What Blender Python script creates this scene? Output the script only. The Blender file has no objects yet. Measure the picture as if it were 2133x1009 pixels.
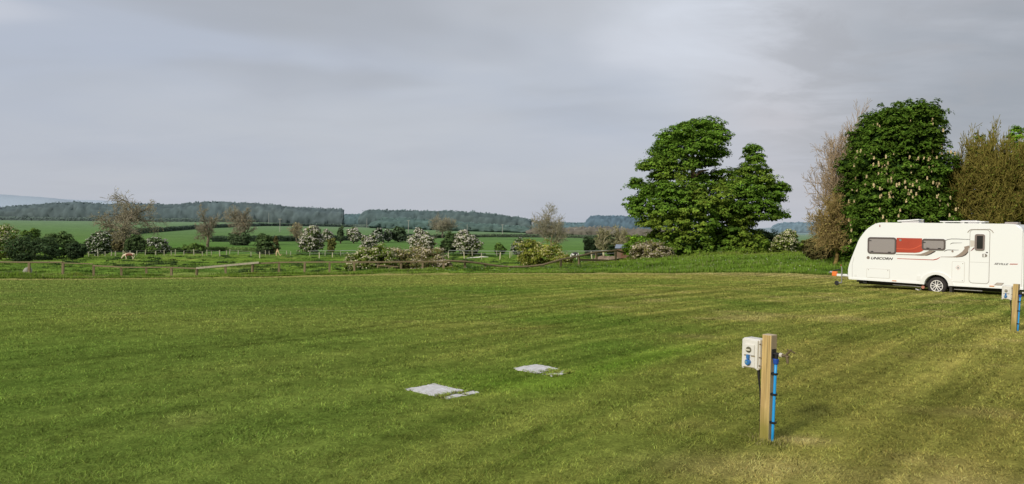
import bpy, bmesh, math, random
import numpy as np
from mathutils import Vector, Matrix

rng = np.random.default_rng(7)
random.seed(7)
scene = bpy.context.scene
COL = scene.collection

# ------------------------------------------------------------------ camera geometry
F, PIT, ROLL, EYE = 1596.0, math.radians(1.24), math.radians(1.0), 1.65
CX, CY = 1066.5, 504.5
_a = math.pi / 2 - PIT
_Rx = np.array([[1, 0, 0], [0, math.cos(_a), -math.sin(_a)], [0, math.sin(_a), math.cos(_a)]])
_Rz = np.array([[math.cos(ROLL), -math.sin(ROLL), 0], [math.sin(ROLL), math.cos(ROLL), 0], [0, 0, 1]])
RM = _Rx @ _Rz


def ray(px, py):
    return RM @ np.array([(px - CX) / F, -(py - CY) / F, -1.0])


def at(px, py, Y):
    """world point seen along the photo's ray (px, py) at ground distance Y"""
    r = ray(px, py)
    t = Y / r[1]
    return np.array([r[0] * t, Y, EYE + r[2] * t])


def S(r, g, b):
    c = np.array([r, g, b], float) / 255.0
    return np.where(c <= 0.04045, c / 12.92, ((c + 0.055) / 1.055) ** 2.4)


# ------------------------------------------------------------------ noise
_T = np.random.default_rng(99).random((256, 256))


def vnoise(x, y, s=1.0, off=0.0):
    x = np.asarray(x, float) / s + off * 17.3 + 1000.0
    y = np.asarray(y, float) / s + off * 9.1 + 1000.0
    xi = np.floor(x).astype(int); yi = np.floor(y).astype(int)
    fx = x - xi; fy = y - yi
    fx = fx * fx * (3 - 2 * fx); fy = fy * fy * (3 - 2 * fy)
    g = lambda i, j: _T[i % 256, j % 256]
    return (g(xi, yi) * (1 - fx) * (1 - fy) + g(xi + 1, yi) * fx * (1 - fy)
            + g(xi, yi + 1) * (1 - fx) * fy + g(xi + 1, yi + 1) * fx * fy)


def fbm(x, y, s, off=0.0, o=3):
    v = 0; w = 0; a = 1.0
    for k in range(o):
        v = v + a * vnoise(x, y, s / (2 ** k), off + k); w += a; a *= 0.5
    return v / w


def sstep(a, b, x):
    t = np.clip((np.asarray(x, float) - a) / (b - a), 0, 1)
    return t * t * (3 - 2 * t)


# ------------------------------------------------------------------ terrain
ROWS = np.array([1, 6, 13, 27, 42, 55, 62, 75, 100, 150, 200, 300, 450, 700, 1000, 2000, 4000, 12000.])
COLS = {
    -900: [0, 0, -.05, -.85, -1.95, -2.88, -3.3, -3.95, -5.0, -6.95, -7.3, -6.8, -5.6, -3.8, -2.0, -6, -12, -30],
    0:    [0, 0, -.05, -.85, -1.95, -2.88, -3.3, -3.95, -5.0, -6.95, -7.3, -6.8, -5.6, -3.8, -2.0, -6, -12, -30],
    533:  [0, 0, -.05, -.70, -1.60, -2.40, -2.75, -3.3, -4.3, -5.8, -6.6, -6.9, -6.0, -3.0, 1.0, -2, -10, -30],
    800:  [0, 0, -.05, -.60, -1.40, -2.05, -2.3, -2.8, -3.6, -5.2, -6.3, -6.6, -5.6, -4.2, -2.5, -5, -10, -30],
    1066: [0, 0, -.05, -.50, -1.20, -1.82, -2.14, -2.65, -3.4, -4.5, -5.9, -6.2, -5.0, -5.6, -6.0, -8, -10, -30],
    1300: [0, 0, -.04, -.42, -1.10, -1.64, -1.78, -1.92, -2.5, -4.0, -5.9, -6.5, -5.0, -6.0, -7.0, -8, -10, -30],
    1400: [0, 0, -.03, -.40, -1.00, -1.50, -1.42, -1.22, -1.5, -4.0, -6.0, -6.5, -6.0, -7.0, -7.0, -8, -10, -30],
    1550: [0, 0, -.02, -.40, -.98, -1.05, -.95, -.82, -1.2, -4.0, -6.0, -6.5, -6.0, -7.0, -7.0, -7, -8, -30],
    1750: [0, 0, 0.0, -.45, -.80, -.64, -.58, -.48, -.8, -3.0, -5.0, -6.0, -6.0, -6.0, -6.0, -6, -7, -30],
    2115: [0, 0, 0.0, -.48, -.66, -.55, -.50, -.42, -.7, -3.0, -5.0, -6.0, -6.0, -6.0, -6.0, -6, -7, -30],
    3000: [0, 0, 0.0, -.48, -.66, -.55, -.50, -.42, -.7, -3.0, -5.0, -6.0, -6.0, -6.0, -6.0, -6, -7, -30],
}


def _build_table():
    lz = np.linspace(0, math.log(12000), 360)
    pxs = np.linspace(-900, 3000, 300)
    keys = sorted(COLS)
    prof = np.array([np.interp(lz, np.log(ROWS), COLS[k]) for k in keys])
    tab = np.array([[0.0]] * 1)
    tab = np.empty((len(pxs), len(lz)))
    for j in range(len(lz)):
        tab[:, j] = np.interp(pxs, keys, prof[:, j])
    k = np.exp(-0.5 * (np.arange(-6, 7) / 2.4) ** 2); k /= k.sum()
    pad = np.pad(tab, ((0, 0), (6, 6)), mode='edge')
    tab = sum(k[i] * pad[:, i:i + tab.shape[1]] for i in range(13))
    k = np.exp(-0.5 * (np.arange(-9, 10) / 3.5) ** 2); k /= k.sum()
    pad = np.pad(tab, ((9, 9), (0, 0)), mode='edge')
    tab = sum(k[i] * pad[i:i + tab.shape[0], :] for i in range(19))
    return lz, pxs, tab


_LZ, _PX, _TAB = _build_table()
EDGE_PX = [-900, 0, 533, 740, 1066, 1300, 1400, 1550, 1750, 2115, 3000]
EDGE_Z = [55.5, 55.5, 56, 57, 57.5, 54, 51, 47, 42.5, 40, 40]


def polar(x, y):
    x = np.asarray(x, float); y = np.asarray(y, float)
    r = np.hypot(x, y)
    th = np.clip(np.arctan2(x, y), -0.86, 0.86)
    return CX + F * np.tan(th), np.maximum(r * np.cos(th), 1.0)


def edge(px):
    return np.interp(px, EDGE_PX, EDGE_Z) + 0.35 * np.sin(np.asarray(px) * 0.021) + 0.2 * np.sin(np.asarray(px) * 0.057 + 1)


def G(x, y):
    px, Z = polar(x, y)
    u = np.clip((px - _PX[0]) / (_PX[1] - _PX[0]), 0, len(_PX) - 1.001)
    v = np.clip(np.log(Z) / (_LZ[1] - _LZ[0]), 0, len(_LZ) - 1.001)
    i = u.astype(int); j = v.astype(int); fu = u - i; fv = v - j
    h = (_TAB[i, j] * (1 - fu) * (1 - fv) + _TAB[i + 1, j] * fu * (1 - fv)
         + _TAB[i, j + 1] * (1 - fu) * fv + _TAB[i + 1, j + 1] * fu * fv)
    e = edge(px)
    rough = sstep(e, e + 1.0, Z) * (1 - sstep(150, 190, Z))
    h = h + rough * (0.30 * (fbm(x, y, 3.2, 3) - 0.5) + 0.18 * sstep(.55, .75, vnoise(x, y, 1.5, 5)))
    h = h + (1 - rough) * 0.05 * (fbm(x, y, 2.5, 8) - 0.5) * (Z < 80) * sstep(4, 9, Z)
    return h


def g1(x, y):
    return float(G(np.array([x]), np.array([y]))[0])


def hit(px, py):
    """first ground point on the ray"""
    r = ray(px, py)
    Y = np.exp(np.linspace(math.log(3.5), math.log(6000), 3000))
    t = Y / r[1]
    d = EYE + r[2] * t - G(r[0] * t, Y)
    k = np.argmax(d < 0)
    if d[k] >= 0: k = len(Y) - 1
    return np.array([r[0] * t[k], Y[k], EYE + r[2] * t[k]])


def foot(px, Y):
    """ground point at distance Y that stands on the photo's column px"""
    x = (px - CX) / F * Y
    for _ in range(2):
        z = g1(x, Y)
        q = RM.T @ np.array([x, Y, z - EYE])
        x += (px - (CX + F * q[0] / -q[2])) * Y / F
    return np.array([x, Y, g1(x, Y)])


HAZE = np.array([0.45, 0.52, 0.61])  # airlight tint blended into the base colour of distant things
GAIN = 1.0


def haze(c, Z):  # paints distance haze into the base colour
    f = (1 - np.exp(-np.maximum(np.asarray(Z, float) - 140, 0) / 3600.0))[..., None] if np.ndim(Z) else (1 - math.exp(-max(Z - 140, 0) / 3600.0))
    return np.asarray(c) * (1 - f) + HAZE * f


# hedge lines on the far fields (px, Z)
MIDHEDGE = [(440, 300), (600, 320), (760, 350), (870, 390), (1000, 430), (1120, 450), (1260, 460)]


TRACKS = [([(-12, 0.4), (-5.58, 8.35), (-4.59, 9.57), (-2.7, 11.82), (-0.63, 15.6), (4.1, 22.87), (12, 34)], .09, 1.0),
          ([(-12, 1.5), (-4.12, 10.25), (-2.59, 12.2), (-.56, 16.0), (4.1, 23.4), (12, 35)], .06, .55),
          ([(-4.12, 9.7), (-2.59, 11.36), (-.56, 14.02), (2.92, 19.76), (9, 29)], .08, .85),
          ([(-1.5, 10.2), (.02, 12.36), (3.07, 17.11), (13.35, 33.53)], .12, .5), ([(1.5, 17.0), (4.5, 21.5), (9.5, 28.8)], .12, .6)]


def mown_colour(x, y, px, Z, e):
    n1 = fbm(x, y, 2.2, 1, 3); n2 = fbm(x, y, 7.0, 2, 2); n3 = fbm(x, y, .22, 4, 2)
    c1 = S(96, 121, 46); c2 = S(143, 140, 70); c3 = S(170, 156, 100)
    t = np.clip(0.22 + 0.42 * sstep(300, 1900, px) + (.40 + .6 * sstep(500, 1500, px)) * (n1 - .5) + .5 * (n2 - .5) + .10 * sstep(16, 52, Z), 0, 1)
    # rows of the mower: streaks drawn out along the direction of travel
    q = 0.765 * x - 0.644 * y; w = .644 * x + .765 * y
    wob = 0.5 * (vnoise(x, y, 6, 11) - .5)
    streak = vnoise(w / 7.0, (q + wob) / .30, 1.0, 13) * .5 + vnoise(w / 1.6, (q + wob) / .08, 1.0, 14) * .5
    ph = np.sin((q + .3 * wob) * 2 * math.pi / 1.02 + 1.0)
    vis = 0.12 + .88 * sstep(700, 1500, px)
    light = sstep(.45, 1.0, ph) * vis * sstep(.35, .6, n1 + .1)
    t = np.clip(t + .28 * light + (.22 + .25 * sstep(500, 1300, px)) * (streak - .5), 0, 1)
    mown = c1 * (1 - t[..., None]) + c2 * t[..., None]
    dry = sstep(.64, .84, n1 * .5 + vnoise(x, y, .8, 21) * .5 + .08 * sstep(900, 2000, px)) * (.18 + .32 * sstep(500, 1400, px))
    mown = mown * (1 - dry[..., None]) + c3 * dry[..., None]
    br = .34 * sstep(1100, 1900, px) * sstep(22, 7, Z)
    mown = mown * (1 - br[..., None]) + S(142, 124, 66) * br[..., None]
    gl = sstep(1200, 500, px) * (.22 + .26 * sstep(12, 22, Z))
    mown = mown * (1 - gl[..., None]) + S(104, 124, 62) * gl[..., None]
    strip = np.exp(-((Z - e + 1.6) / 2.2) ** 2) * .6 + .9 * np.exp(-(((x - 2.32) / .20) ** 2 + ((y - 5.98) / .12) ** 2)) \
        + .45 * np.exp(-(((x - 1.6) / .6) ** 2 + ((y - 5.3) / .3) ** 2)) + .35 * np.exp(-(((x - 2.9) / .7) ** 2 + ((y - 5.0) / .25) ** 2))
    strip = np.clip(strip * (.6 + .8 * vnoise(x, y, .5, 23)), 0, .9)
    mown = mown * (1 - strip[..., None]) + S(180, 162, 106) * strip[..., None]
    tr = np.zeros_like(x)
    for line, wd, st in TRACKS:
        xs = [p[0] for p in line]; ys = [p[1] for p in line]
        dv = (y - np.interp(x, xs, ys)) * .55 + .10 * (vnoise(w / 1.3, q * 0, 1.0, 19) - .5)
        inside = sstep(xs[0] - 1.5, xs[0] + .5, x) * (1 - sstep(xs[-1] - 1.0, xs[-1] + 3.0, x))
        tr = np.maximum(tr, st * np.exp(-(dv / wd) ** 2) * inside)
    for qc, wd, st in ((-2.2, .05, .12), (.2, .05, .10), (-6.0, .05, .10)):
        tr = np.maximum(tr, st * np.exp(-((q + .2 * wob - qc) / wd) ** 2))
    tr = tr * (.35 + .65 * sstep(.3, .6, streak))
    clump = sstep(.60, .80, vnoise(w / 1.0, q / .35, 1.0, 15) * .35 + n3 * .65) * .34
    dk = (1 - .50 * tr) * (1 - clump) * (.78 + .44 * n3) * (.92 + .16 * n2) * (1 + (.16 + .18 * sstep(500, 1300, px)) * (streak - .5) * 2) * (1 + .17 * light) * (1 - .15 * vis * sstep(.55, 1.0, -ph))
    green = .3 * np.exp(-(((x - .05) / 1.0) ** 2 + ((y - 8.1) / .55) ** 2)) + .35 * np.exp(-((q + 4.95) / .3) ** 2) * sstep(5.0, 8.0, w) * (1 - sstep(9, 12, w))
    green = np.clip(green, 0, .8)
    mown = mown * (1 - green[..., None]) + S(98, 138, 34) * green[..., None]
    return mown * dk[..., None]


def past_colour(x, y, px, Z):
    p1 = S(116, 142, 56); p2 = S(90, 118, 50); p3 = S(146, 152, 82)
    tn = np.clip(fbm(x, y, 4.5, 6, 3) * 2 - .5, 0, 1)
    past = p1 * (1 - tn[..., None]) + p2 * tn[..., None]
    ts = sstep(.56, .70, fbm(x, y * .8, 2.6, 7, 3)) * (.4 + .6 * sstep(.35, .65, vnoise(x, y, 14, 47)))
    past = past * (1 - .62 * ts[..., None] * np.array([1, .85, .7]))
    li = sstep(.60, .85, fbm(x, y, 5, 31, 2)) * .5
    past = past * (1 - li[..., None]) + p3 * li[..., None]
    verge = np.exp(-((Z - 197) / 5.0) ** 2) * sstep(.35, .6, vnoise(x, y, 18, 41)) * (px < 560)
    return past * (1 - .8 * verge[..., None]) + S(176, 182, 130) * .8 * verge[..., None]


def crop_colour(x, y, px, Z):
    k1 = S(86, 124, 46); k2 = S(100, 133, 58)
    tm = sstep(.93, 1.0, np.sin((0.35 * x + .94 * y + 3 * vnoise(x, y, 60, 77)) * 2 * math.pi / 24.0))
    cn = fbm(x, y, 60, 12, 4)
    crop = k1 * (1 - cn[..., None]) + k2 * cn[..., None]
    crop = crop * (1 - .16 * tm[..., None]) * (.86 + .28 * fbm(x, y, 9, 14, 2)[..., None])
    hz = np.interp(px, [p for p, z in MIDHEDGE], [z for p, z in MIDHEDGE])
    far = sstep(hz - 4, hz + 4, Z)
    crop = crop * (1 - far[..., None]) + (crop * np.array([1.06, 1.0, 1.06])) * far[..., None]
    farf = sstep(1300, 1500, Z)
    patch = vnoise(x, y, 420, 51)
    ff = S(70, 118, 80) * (1 - sstep(.5, .56, patch)[..., None]) + S(176, 178, 150) * sstep(.62, .66, patch)[..., None] + S(86, 120, 70) * (sstep(.5, .56, patch) * (1 - sstep(.62, .66, patch)))[..., None]
    return crop * (1 - farf[..., None]) + ff * farf[..., None]


LAWN_GAIN = 2.02


def ground_colour(x, y):
    x = np.asarray(x, float); y = np.asarray(y, float)
    px, Z = polar(x, y)
    e = edge(px)
    cz = np.interp(px, [0, 500, 800, 1066, 1300, 3000], [186, 186, 176, 162, 150, 150])
    out = np.zeros((len(x), 3))
    for m, fn in ((Z < e + 1, lambda a: mown_colour(x[a], y[a], px[a], Z[a], e[a]) * LAWN_GAIN),):
        out[m] = fn(m)
    m = (Z > e - 1) & (Z < cz + 3)
    wp = sstep(e[m] - .15, e[m] + .15, Z[m])[:, None]
    out[m] = out[m] * (1 - wp) + past_colour(x[m], y[m], px[m], Z[m]) * 1.22 * wp
    m = Z > cz - 2
    wc = sstep(cz[m] - 2, cz[m] + 2, Z[m])[:, None]
    out[m] = out[m] * (1 - wc) + crop_colour(x[m], y[m], px[m], Z[m]) * wc
    f = (1 - np.exp(-np.maximum(Z - 140, 0) / 2900.0))[..., None]  # distance haze painted into the ground colour
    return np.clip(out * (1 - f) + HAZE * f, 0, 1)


# ------------------------------------------------------------------ object helpers
def mesh_np(name, V, faces, cols=None, smooth=False):
    """V (N,3); faces: (M,k) int array; cols (N,3) linear"""
    V = np.asarray(V, np.float32); faces = np.asarray(faces, np.int32)
    me = bpy.data.meshes.new(name)
    me.vertices.add(len(V)); me.vertices.foreach_set('co', V.ravel())
    M, k = faces.shape
    me.loops.add(M * k); me.loops.foreach_set('vertex_index', faces.ravel())
    me.polygons.add(M)
    me.polygons.foreach_set('loop_start', np.arange(0, M * k, k, dtype=np.int32))
    if smooth: me.polygons.foreach_set('use_smooth', np.ones(M, bool))
    if cols is not None:
        a = me.color_attributes.new('Col', 'FLOAT_COLOR', 'POINT')
        c = np.ones((len(V), 4), np.float32); c[:, :3] = cols
        a.data.foreach_set('color', c.ravel())
    me.update(calc_edges=True)
    return me


def link(name, me, mat=None, parent=None):
    o = bpy.data.objects.new(name, me); COL.objects.link(o)
    if mat is not None:
        me.materials.clear(); me.materials.append(mat)
    if parent is not None: o.parent = parent
    return o


def tag(o, label=None, cat=None, group=None, kind=None):
    if label: o['label'] = label
    if cat: o['category'] = cat
    if group: o['group'] = group
    if kind: o['kind'] = kind
    return o


def thing(name, label, cat, loc, rz=0.0, group=None):
    o = bpy.data.objects.new(name, None); COL.objects.link(o)
    o.location = [float(v) for v in loc]; o.rotation_euler = (0, 0, rz); o.empty_display_size = .2
    return tag(o, label, cat, group)


def bm_obj(name, bm, mat, parent=None, smooth=False):
    me = bpy.data.meshes.new(name); bmesh.ops.recalc_face_normals(bm, faces=bm.faces[:])
    bm.to_mesh(me); bm.free()
    if smooth:
        for p in me.polygons: p.use_smooth = True
    return link(name, me, mat, parent)


def bm_split(name, bm, mat, parent=None, smooth=False):
    """one object per loose piece"""
    bmesh.ops.recalc_face_normals(bm, faces=bm.faces[:])
    left = set(bm.verts); outp = []
    while left:
        st = [left.pop()]; comp = set(st)
        while st:
            v = st.pop()
            for e in v.link_edges:
                w = e.other_vert(v)
                if w not in comp: comp.add(w); left.discard(w); st.append(w)
        vs = list(comp); ix = {v: i for i, v in enumerate(vs)}
        fs = [[ix[v] for v in f.verts] for f in bm.faces if f.verts[0] in comp]
        if not fs: continue
        me = bpy.data.meshes.new(name); me.from_pydata([v.co[:] for v in vs], [], fs); me.update()
        if smooth:
            for p in me.polygons: p.use_smooth = True
        outp.append(link(name, me, mat, parent))
    bm.free()
    return outp


def copy_tree(o, parent=None):
    c = o.copy(); COL.objects.link(c); c.parent = parent
    for ch in o.children: copy_tree(ch, c)
    return c


def box(bm, x0, y0, z0, x1, y1, z1, bev=0.0, M=None):
    vs = [bm.verts.new(p) for p in ((x0, y0, z0), (x1, y0, z0), (x1, y1, z0), (x0, y1, z0), (x0, y0, z1), (x1, y0, z1), (x1, y1, z1), (x0, y1, z1))]
    fs = [bm.faces.new([vs[i] for i in f]) for f in ((3, 2, 1, 0), (4, 5, 6, 7), (0, 1, 5, 4), (1, 2, 6, 5), (2, 3, 7, 6), (3, 0, 4, 7))]
    if bev > 0:
        es = list({e for f in fs for e in f.edges})
        r = bmesh.ops.bevel(bm, geom=es, offset=bev, segments=2, affect='EDGES', profile=.6)
        vs = list({v for f in r['faces'] for v in f.verts} | {v for v in vs if v.is_valid})
    if M is not None: bmesh.ops.transform(bm, matrix=M, verts=[v for v in vs if v.is_valid])
    return vs


def tube(bm, pts, rad, n=8, cap=True):
    pts = [Vector(p) for p in pts]
    if not hasattr(rad, '__len__'): rad = [rad] * len(pts)
    rings = []
    for i, p in enumerate(pts):
        d = (pts[min(i + 1, len(pts) - 1)] - pts[max(i - 1, 0)]).normalized()
        a = Vector((0, 0, 1)) if abs(d.z) < .9 else Vector((1, 0, 0))
        u = d.cross(a).normalized(); w = d.cross(u)
        rings.append([bm.verts.new(p + (u * math.cos(k * 2 * math.pi / n) + w * math.sin(k * 2 * math.pi / n)) * rad[i]) for k in range(n)])
    for a, b in zip(rings, rings[1:]):
        for k in range(n):
            bm.faces.new((a[k], a[(k + 1) % n], b[(k + 1) % n], b[k]))
    if cap:
        bm.faces.new(rings[0][::-1]); bm.faces.new(rings[-1])


def prism(bm, pts, y0, y1, bev=0.0):
    """polygon in local (x, z), extruded from y0 (front, nearer the viewer) to y1"""
    a = [bm.verts.new((p[0], y0, p[1])) for p in pts]
    b = [bm.verts.new((p[0], y1, p[1])) for p in pts]
    f = bm.faces.new(a); g = bm.faces.new(b[::-1])
    n = len(pts)
    for k in range(n):
        bm.faces.new((a[k], b[k], b[(k + 1) % n], a[(k + 1) % n]))
    if bev:
        bmesh.ops.bevel(bm, geom=list(f.edges), offset=bev, segments=2, affect='EDGES')


def rr(u0, z0, u1, z1, r, n=5, skew=0.0):
    pts = []
    for cx, cz, a0 in ((u1 - r, z1 - r, 0), (u0 + r, z1 - r, 90), (u0 + r, z0 + r, 180), (u1 - r, z0 + r, 270)):
        for k in range(n + 1):
            t = math.radians(a0 + 90 * k / n)
            pts.append((cx + r * math.cos(t), cz + r * math.sin(t)))
    return pts


def frame(bm, outer, inner, y0, y1):
    n = len(outer)
    o0 = [bm.verts.new((p[0], y0, p[1])) for p in outer]; i0 = [bm.verts.new((p[0], y0, p[1])) for p in inner]
    o1 = [bm.verts.new((p[0], y1, p[1])) for p in outer]; i1 = [bm.verts.new((p[0], y1, p[1])) for p in inner]
    for k in range(n):
        m = (k + 1) % n
        bm.faces.new((o0[k], o0[m], i0[m], i0[k])); bm.faces.new((o0[k], o1[k], o1[m], o0[m])); bm.faces.new((i0[k], i0[m], i1[m], i1[k]))


def band(bm, top, bot, y0, y1):
    prism(bm, list(top) + list(bot)[::-1], y0, y1)


def lathe_y(bm, prof, n=40, y=0, cx=0, cz=0):
    """profile [(radius, y)] turned about the local y axis"""
    rings = [[bm.verts.new((cx + r * math.cos(k * 2 * math.pi / n), y + yy, cz + r * math.sin(k * 2 * math.pi / n))) for k in range(n)] for r, yy in prof]
    for a, b in zip(rings, rings[1:]):
        for k in range(n):
            bm.faces.new((a[k], a[(k + 1) % n], b[(k + 1) % n], b[k]))
    return rings


# ------------------------------------------------------------------ materials
def new_mat(name):
    m = bpy.data.materials.new(name); m.use_nodes = True
    nt = m.node_tree; nt.nodes.clear()
    out = nt.nodes.new('ShaderNodeOutputMaterial')
    return m, nt, out


def principled(name, col, rough=.6, noise=0.0, nscale=8.0, bump=0.0, metal=0.0, dark=None, stretch=None, spec=.5, coat=0.0):
    m, nt, out = new_mat(name)
    b = nt.nodes.new('ShaderNodeBsdfPrincipled'); nt.links.new(b.outputs[0], out.inputs[0])
    b.inputs['Roughness'].default_value = rough; b.inputs['Metallic'].default_value = metal
    b.inputs['Specular IOR Level'].default_value = spec
    b.inputs['Coat Weight'].default_value = coat
    b.inputs['Base Color'].default_value = (*[float(v) for v in col], 1)
    if noise or bump:
        tc = nt.nodes.new('ShaderNodeTexCoord'); mp = nt.nodes.new('ShaderNodeMapping')
        if stretch: mp.inputs['Scale'].default_value = stretch
        nt.links.new(tc.outputs['Object'], mp.inputs[0])
        n = nt.nodes.new('ShaderNodeTexNoise'); n.inputs['Scale'].default_value = nscale; n.inputs['Detail'].default_value = 6
        n.inputs['Roughness'].default_value = .65
        nt.links.new(mp.outputs[0], n.inputs['Vector'])
        if noise:
            r = nt.nodes.new('ShaderNodeValToRGB')
            d = dark if dark is not None else np.asarray(col) * (1 - noise)
            r.color_ramp.elements[0].position = .32; r.color_ramp.elements[1].position = .66
            r.color_ramp.elements[0].color = (*[float(v) for v in d], 1)
            r.color_ramp.elements[1].color = (*[float(v) for v in col], 1)
            nt.links.new(n.outputs['Fac'], r.inputs[0]); nt.links.new(r.outputs[0], b.inputs['Base Color'])
        if bump:
            bp = nt.nodes.new('ShaderNodeBump'); bp.inputs['Strength'].default_value = bump; bp.inputs['Distance'].default_value = .02
            nt.links.new(n.outputs['Fac'], bp.inputs['Height']); nt.links.new(bp.outputs[0], b.inputs['Normal'])
    return m


def leaf_mat(name, trans=.25, up=0.0, nscale=1.2, namp=.25, gain=1.0):
    m, nt, out = new_mat(name)
    at_ = nt.nodes.new('ShaderNodeAttribute'); at_.attribute_name = 'Col'
    geo = nt.nodes.new('ShaderNodeNewGeometry')
    n = nt.nodes.new('ShaderNodeTexNoise'); n.inputs['Scale'].default_value = nscale; n.inputs['Detail'].default_value = 3
    nt.links.new(geo.outputs['Position'], n.inputs['Vector'])
    mr = nt.nodes.new('ShaderNodeMapRange'); mr.inputs[1].default_value = .3; mr.inputs[2].default_value = .7
    mr.inputs[3].default_value = (1 - namp) * gain; mr.inputs[4].default_value = (1 + namp) * gain
    nt.links.new(n.outputs['Fac'], mr.inputs[0])
    mx = nt.nodes.new('ShaderNodeVectorMath'); mx.operation = 'SCALE'
    nt.links.new(at_.outputs['Color'], mx.inputs[0]); nt.links.new(mr.outputs[0], mx.inputs['Scale'])
    d = nt.nodes.new('ShaderNodeBsdfDiffuse'); t = nt.nodes.new('ShaderNodeBsdfTranslucent')
    nt.links.new(mx.outputs[0], d.inputs[0]); nt.links.new(mx.outputs[0], t.inputs[0])
    if up > 0:
        a = nt.nodes.new('ShaderNodeVectorMath'); a.operation = 'SCALE'; a.inputs['Scale'].default_value = 1 - up
        nt.links.new(geo.outputs['Normal'], a.inputs[0])
        c = nt.nodes.new('ShaderNodeVectorMath'); c.operation = 'ADD'; c.inputs[1].default_value = (0, 0, up)
        nt.links.new(a.outputs[0], c.inputs[0])
        e = nt.nodes.new('ShaderNodeVectorMath'); e.operation = 'NORMALIZE'; nt.links.new(c.outputs[0], e.inputs[0])
        nt.links.new(e.outputs[0], d.inputs['Normal'])
    ms = nt.nodes.new('ShaderNodeMixShader'); ms.inputs[0].default_value = trans
    nt.links.new(d.outputs[0], ms.inputs[1]); nt.links.new(t.outputs[0], ms.inputs[2]); nt.links.new(ms.outputs[0], out.inputs[0])
    return m


M = {}
M['leaf'] = leaf_mat('leaves', .26, up=.22, gain=1.28)
M['blade'] = leaf_mat('grass_blades', .12, up=.72, nscale=5.0, namp=.18, gain=1.0)
M['wood'] = leaf_mat('far_foliage', .0, up=.35, nscale=.12, namp=.12)
M['twig'] = leaf_mat('bark_and_twigs', .0, nscale=3.0, namp=.3)
M['petal'] = leaf_mat('petals', .15, nscale=2.0, namp=.1)


def ground_mat():
    m, nt, out = new_mat('ground_turf')
    at_ = nt.nodes.new('ShaderNodeAttribute'); at_.attribute_name = 'Col'
    geo = nt.nodes.new('ShaderNodeNewGeometry')
    prev = at_.outputs['Color']
    for sc, amp in ((45.0, .30), (7.0, .22), (.5, .10), (.06, .07)):
        n = nt.nodes.new('ShaderNodeTexNoise'); n.inputs['Scale'].default_value = sc; n.inputs['Detail'].default_value = 4
        nt.links.new(geo.outputs['Position'], n.inputs['Vector'])
        mr = nt.nodes.new('ShaderNodeMapRange'); mr.inputs[1].default_value = .3; mr.inputs[2].default_value = .7
        mr.inputs[3].default_value = 1 - amp; mr.inputs[4].default_value = 1 + amp
        nt.links.new(n.outputs['Fac'], mr.inputs[0])
        mx = nt.nodes.new('ShaderNodeVectorMath'); mx.operation = 'SCALE'
        nt.links.new(prev, mx.inputs[0]); nt.links.new(mr.outputs[0], mx.inputs['Scale']); prev = mx.outputs[0]
    d = nt.nodes.new('ShaderNodeBsdfDiffuse'); nt.links.new(prev, d.inputs[0])
    bn = nt.nodes.new('ShaderNodeTexNoise'); bn.inputs['Scale'].default_value = 22.0; bn.inputs['Detail'].default_value = 5
    nt.links.new(geo.outputs['Position'], bn.inputs['Vector'])
    bp = nt.nodes.new('ShaderNodeBump'); bp.inputs['Strength'].default_value = .5; bp.inputs['Distance'].default_value = .03
    nt.links.new(bn.outputs['Fac'], bp.inputs['Height']); nt.links.new(bp.outputs[0], d.inputs['Normal'])
    nt.links.new(d.outputs[0], out.inputs[0])
    return m


# ------------------------------------------------------------------ ground sheet
def build_ground():
    th = np.concatenate([np.linspace(-math.pi, -.84, 40)[:-1], np.linspace(-.84, .84, 560), np.linspace(.84, math.pi, 40)[1:-1]])
    r = np.exp(np.linspace(math.log(.4), math.log(12000), 560))
    TH, R_ = np.meshgrid(th, r, indexing='ij')
    x = (R_ * np.sin(TH)).ravel(); y = (R_ * np.cos(TH)).ravel()
    z = G(x, y)
    c = ground_colour(x, y)
    px, Z = polar(x, y)
    inlawn = (1 - sstep(edge(px) - .3, edge(px) + .3, Z))
    c = c * (1 - .52 * inlawn[:, None])
    nt_, nr = len(th), len(r)
    idx = np.arange(nt_ * nr).reshape(nt_, nr)
    a = idx; b = np.roll(idx, -1, axis=0)
    f = np.stack([a[:, :-1], a[:, 1:], b[:, 1:], b[:, :-1]], -1).reshape(-1, 4)
    V = np.stack([x, y, z], 1)
    V = np.vstack([V, [[0, 0, 0]]]); c = np.vstack([c, c[:1]])
    me = mesh_np('ground', V, f, c, smooth=True)
    o = link('ground', me, ground_mat())
    tag(o, kind='structure')


build_ground()


# ------------------------------------------------------------------ grass
SLABS = []   # (cx, cy, angle, hw, hd) filled below, used to keep blades off the concrete


def slab_mask(x, y, grow=0.0, strips=None):
    m = np.zeros(len(x), bool)
    for cx, cy, an, hw, hd, st in SLABS:
        if strips is not None and st != strips: continue
        u = (x - cx) * math.cos(an) + (y - cy) * math.sin(an); v = -(x - cx) * math.sin(an) + (y - cy) * math.cos(an)
        m |= (np.abs(u) < hw + grow) & (np.abs(v) < hd + grow)
    return m


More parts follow.
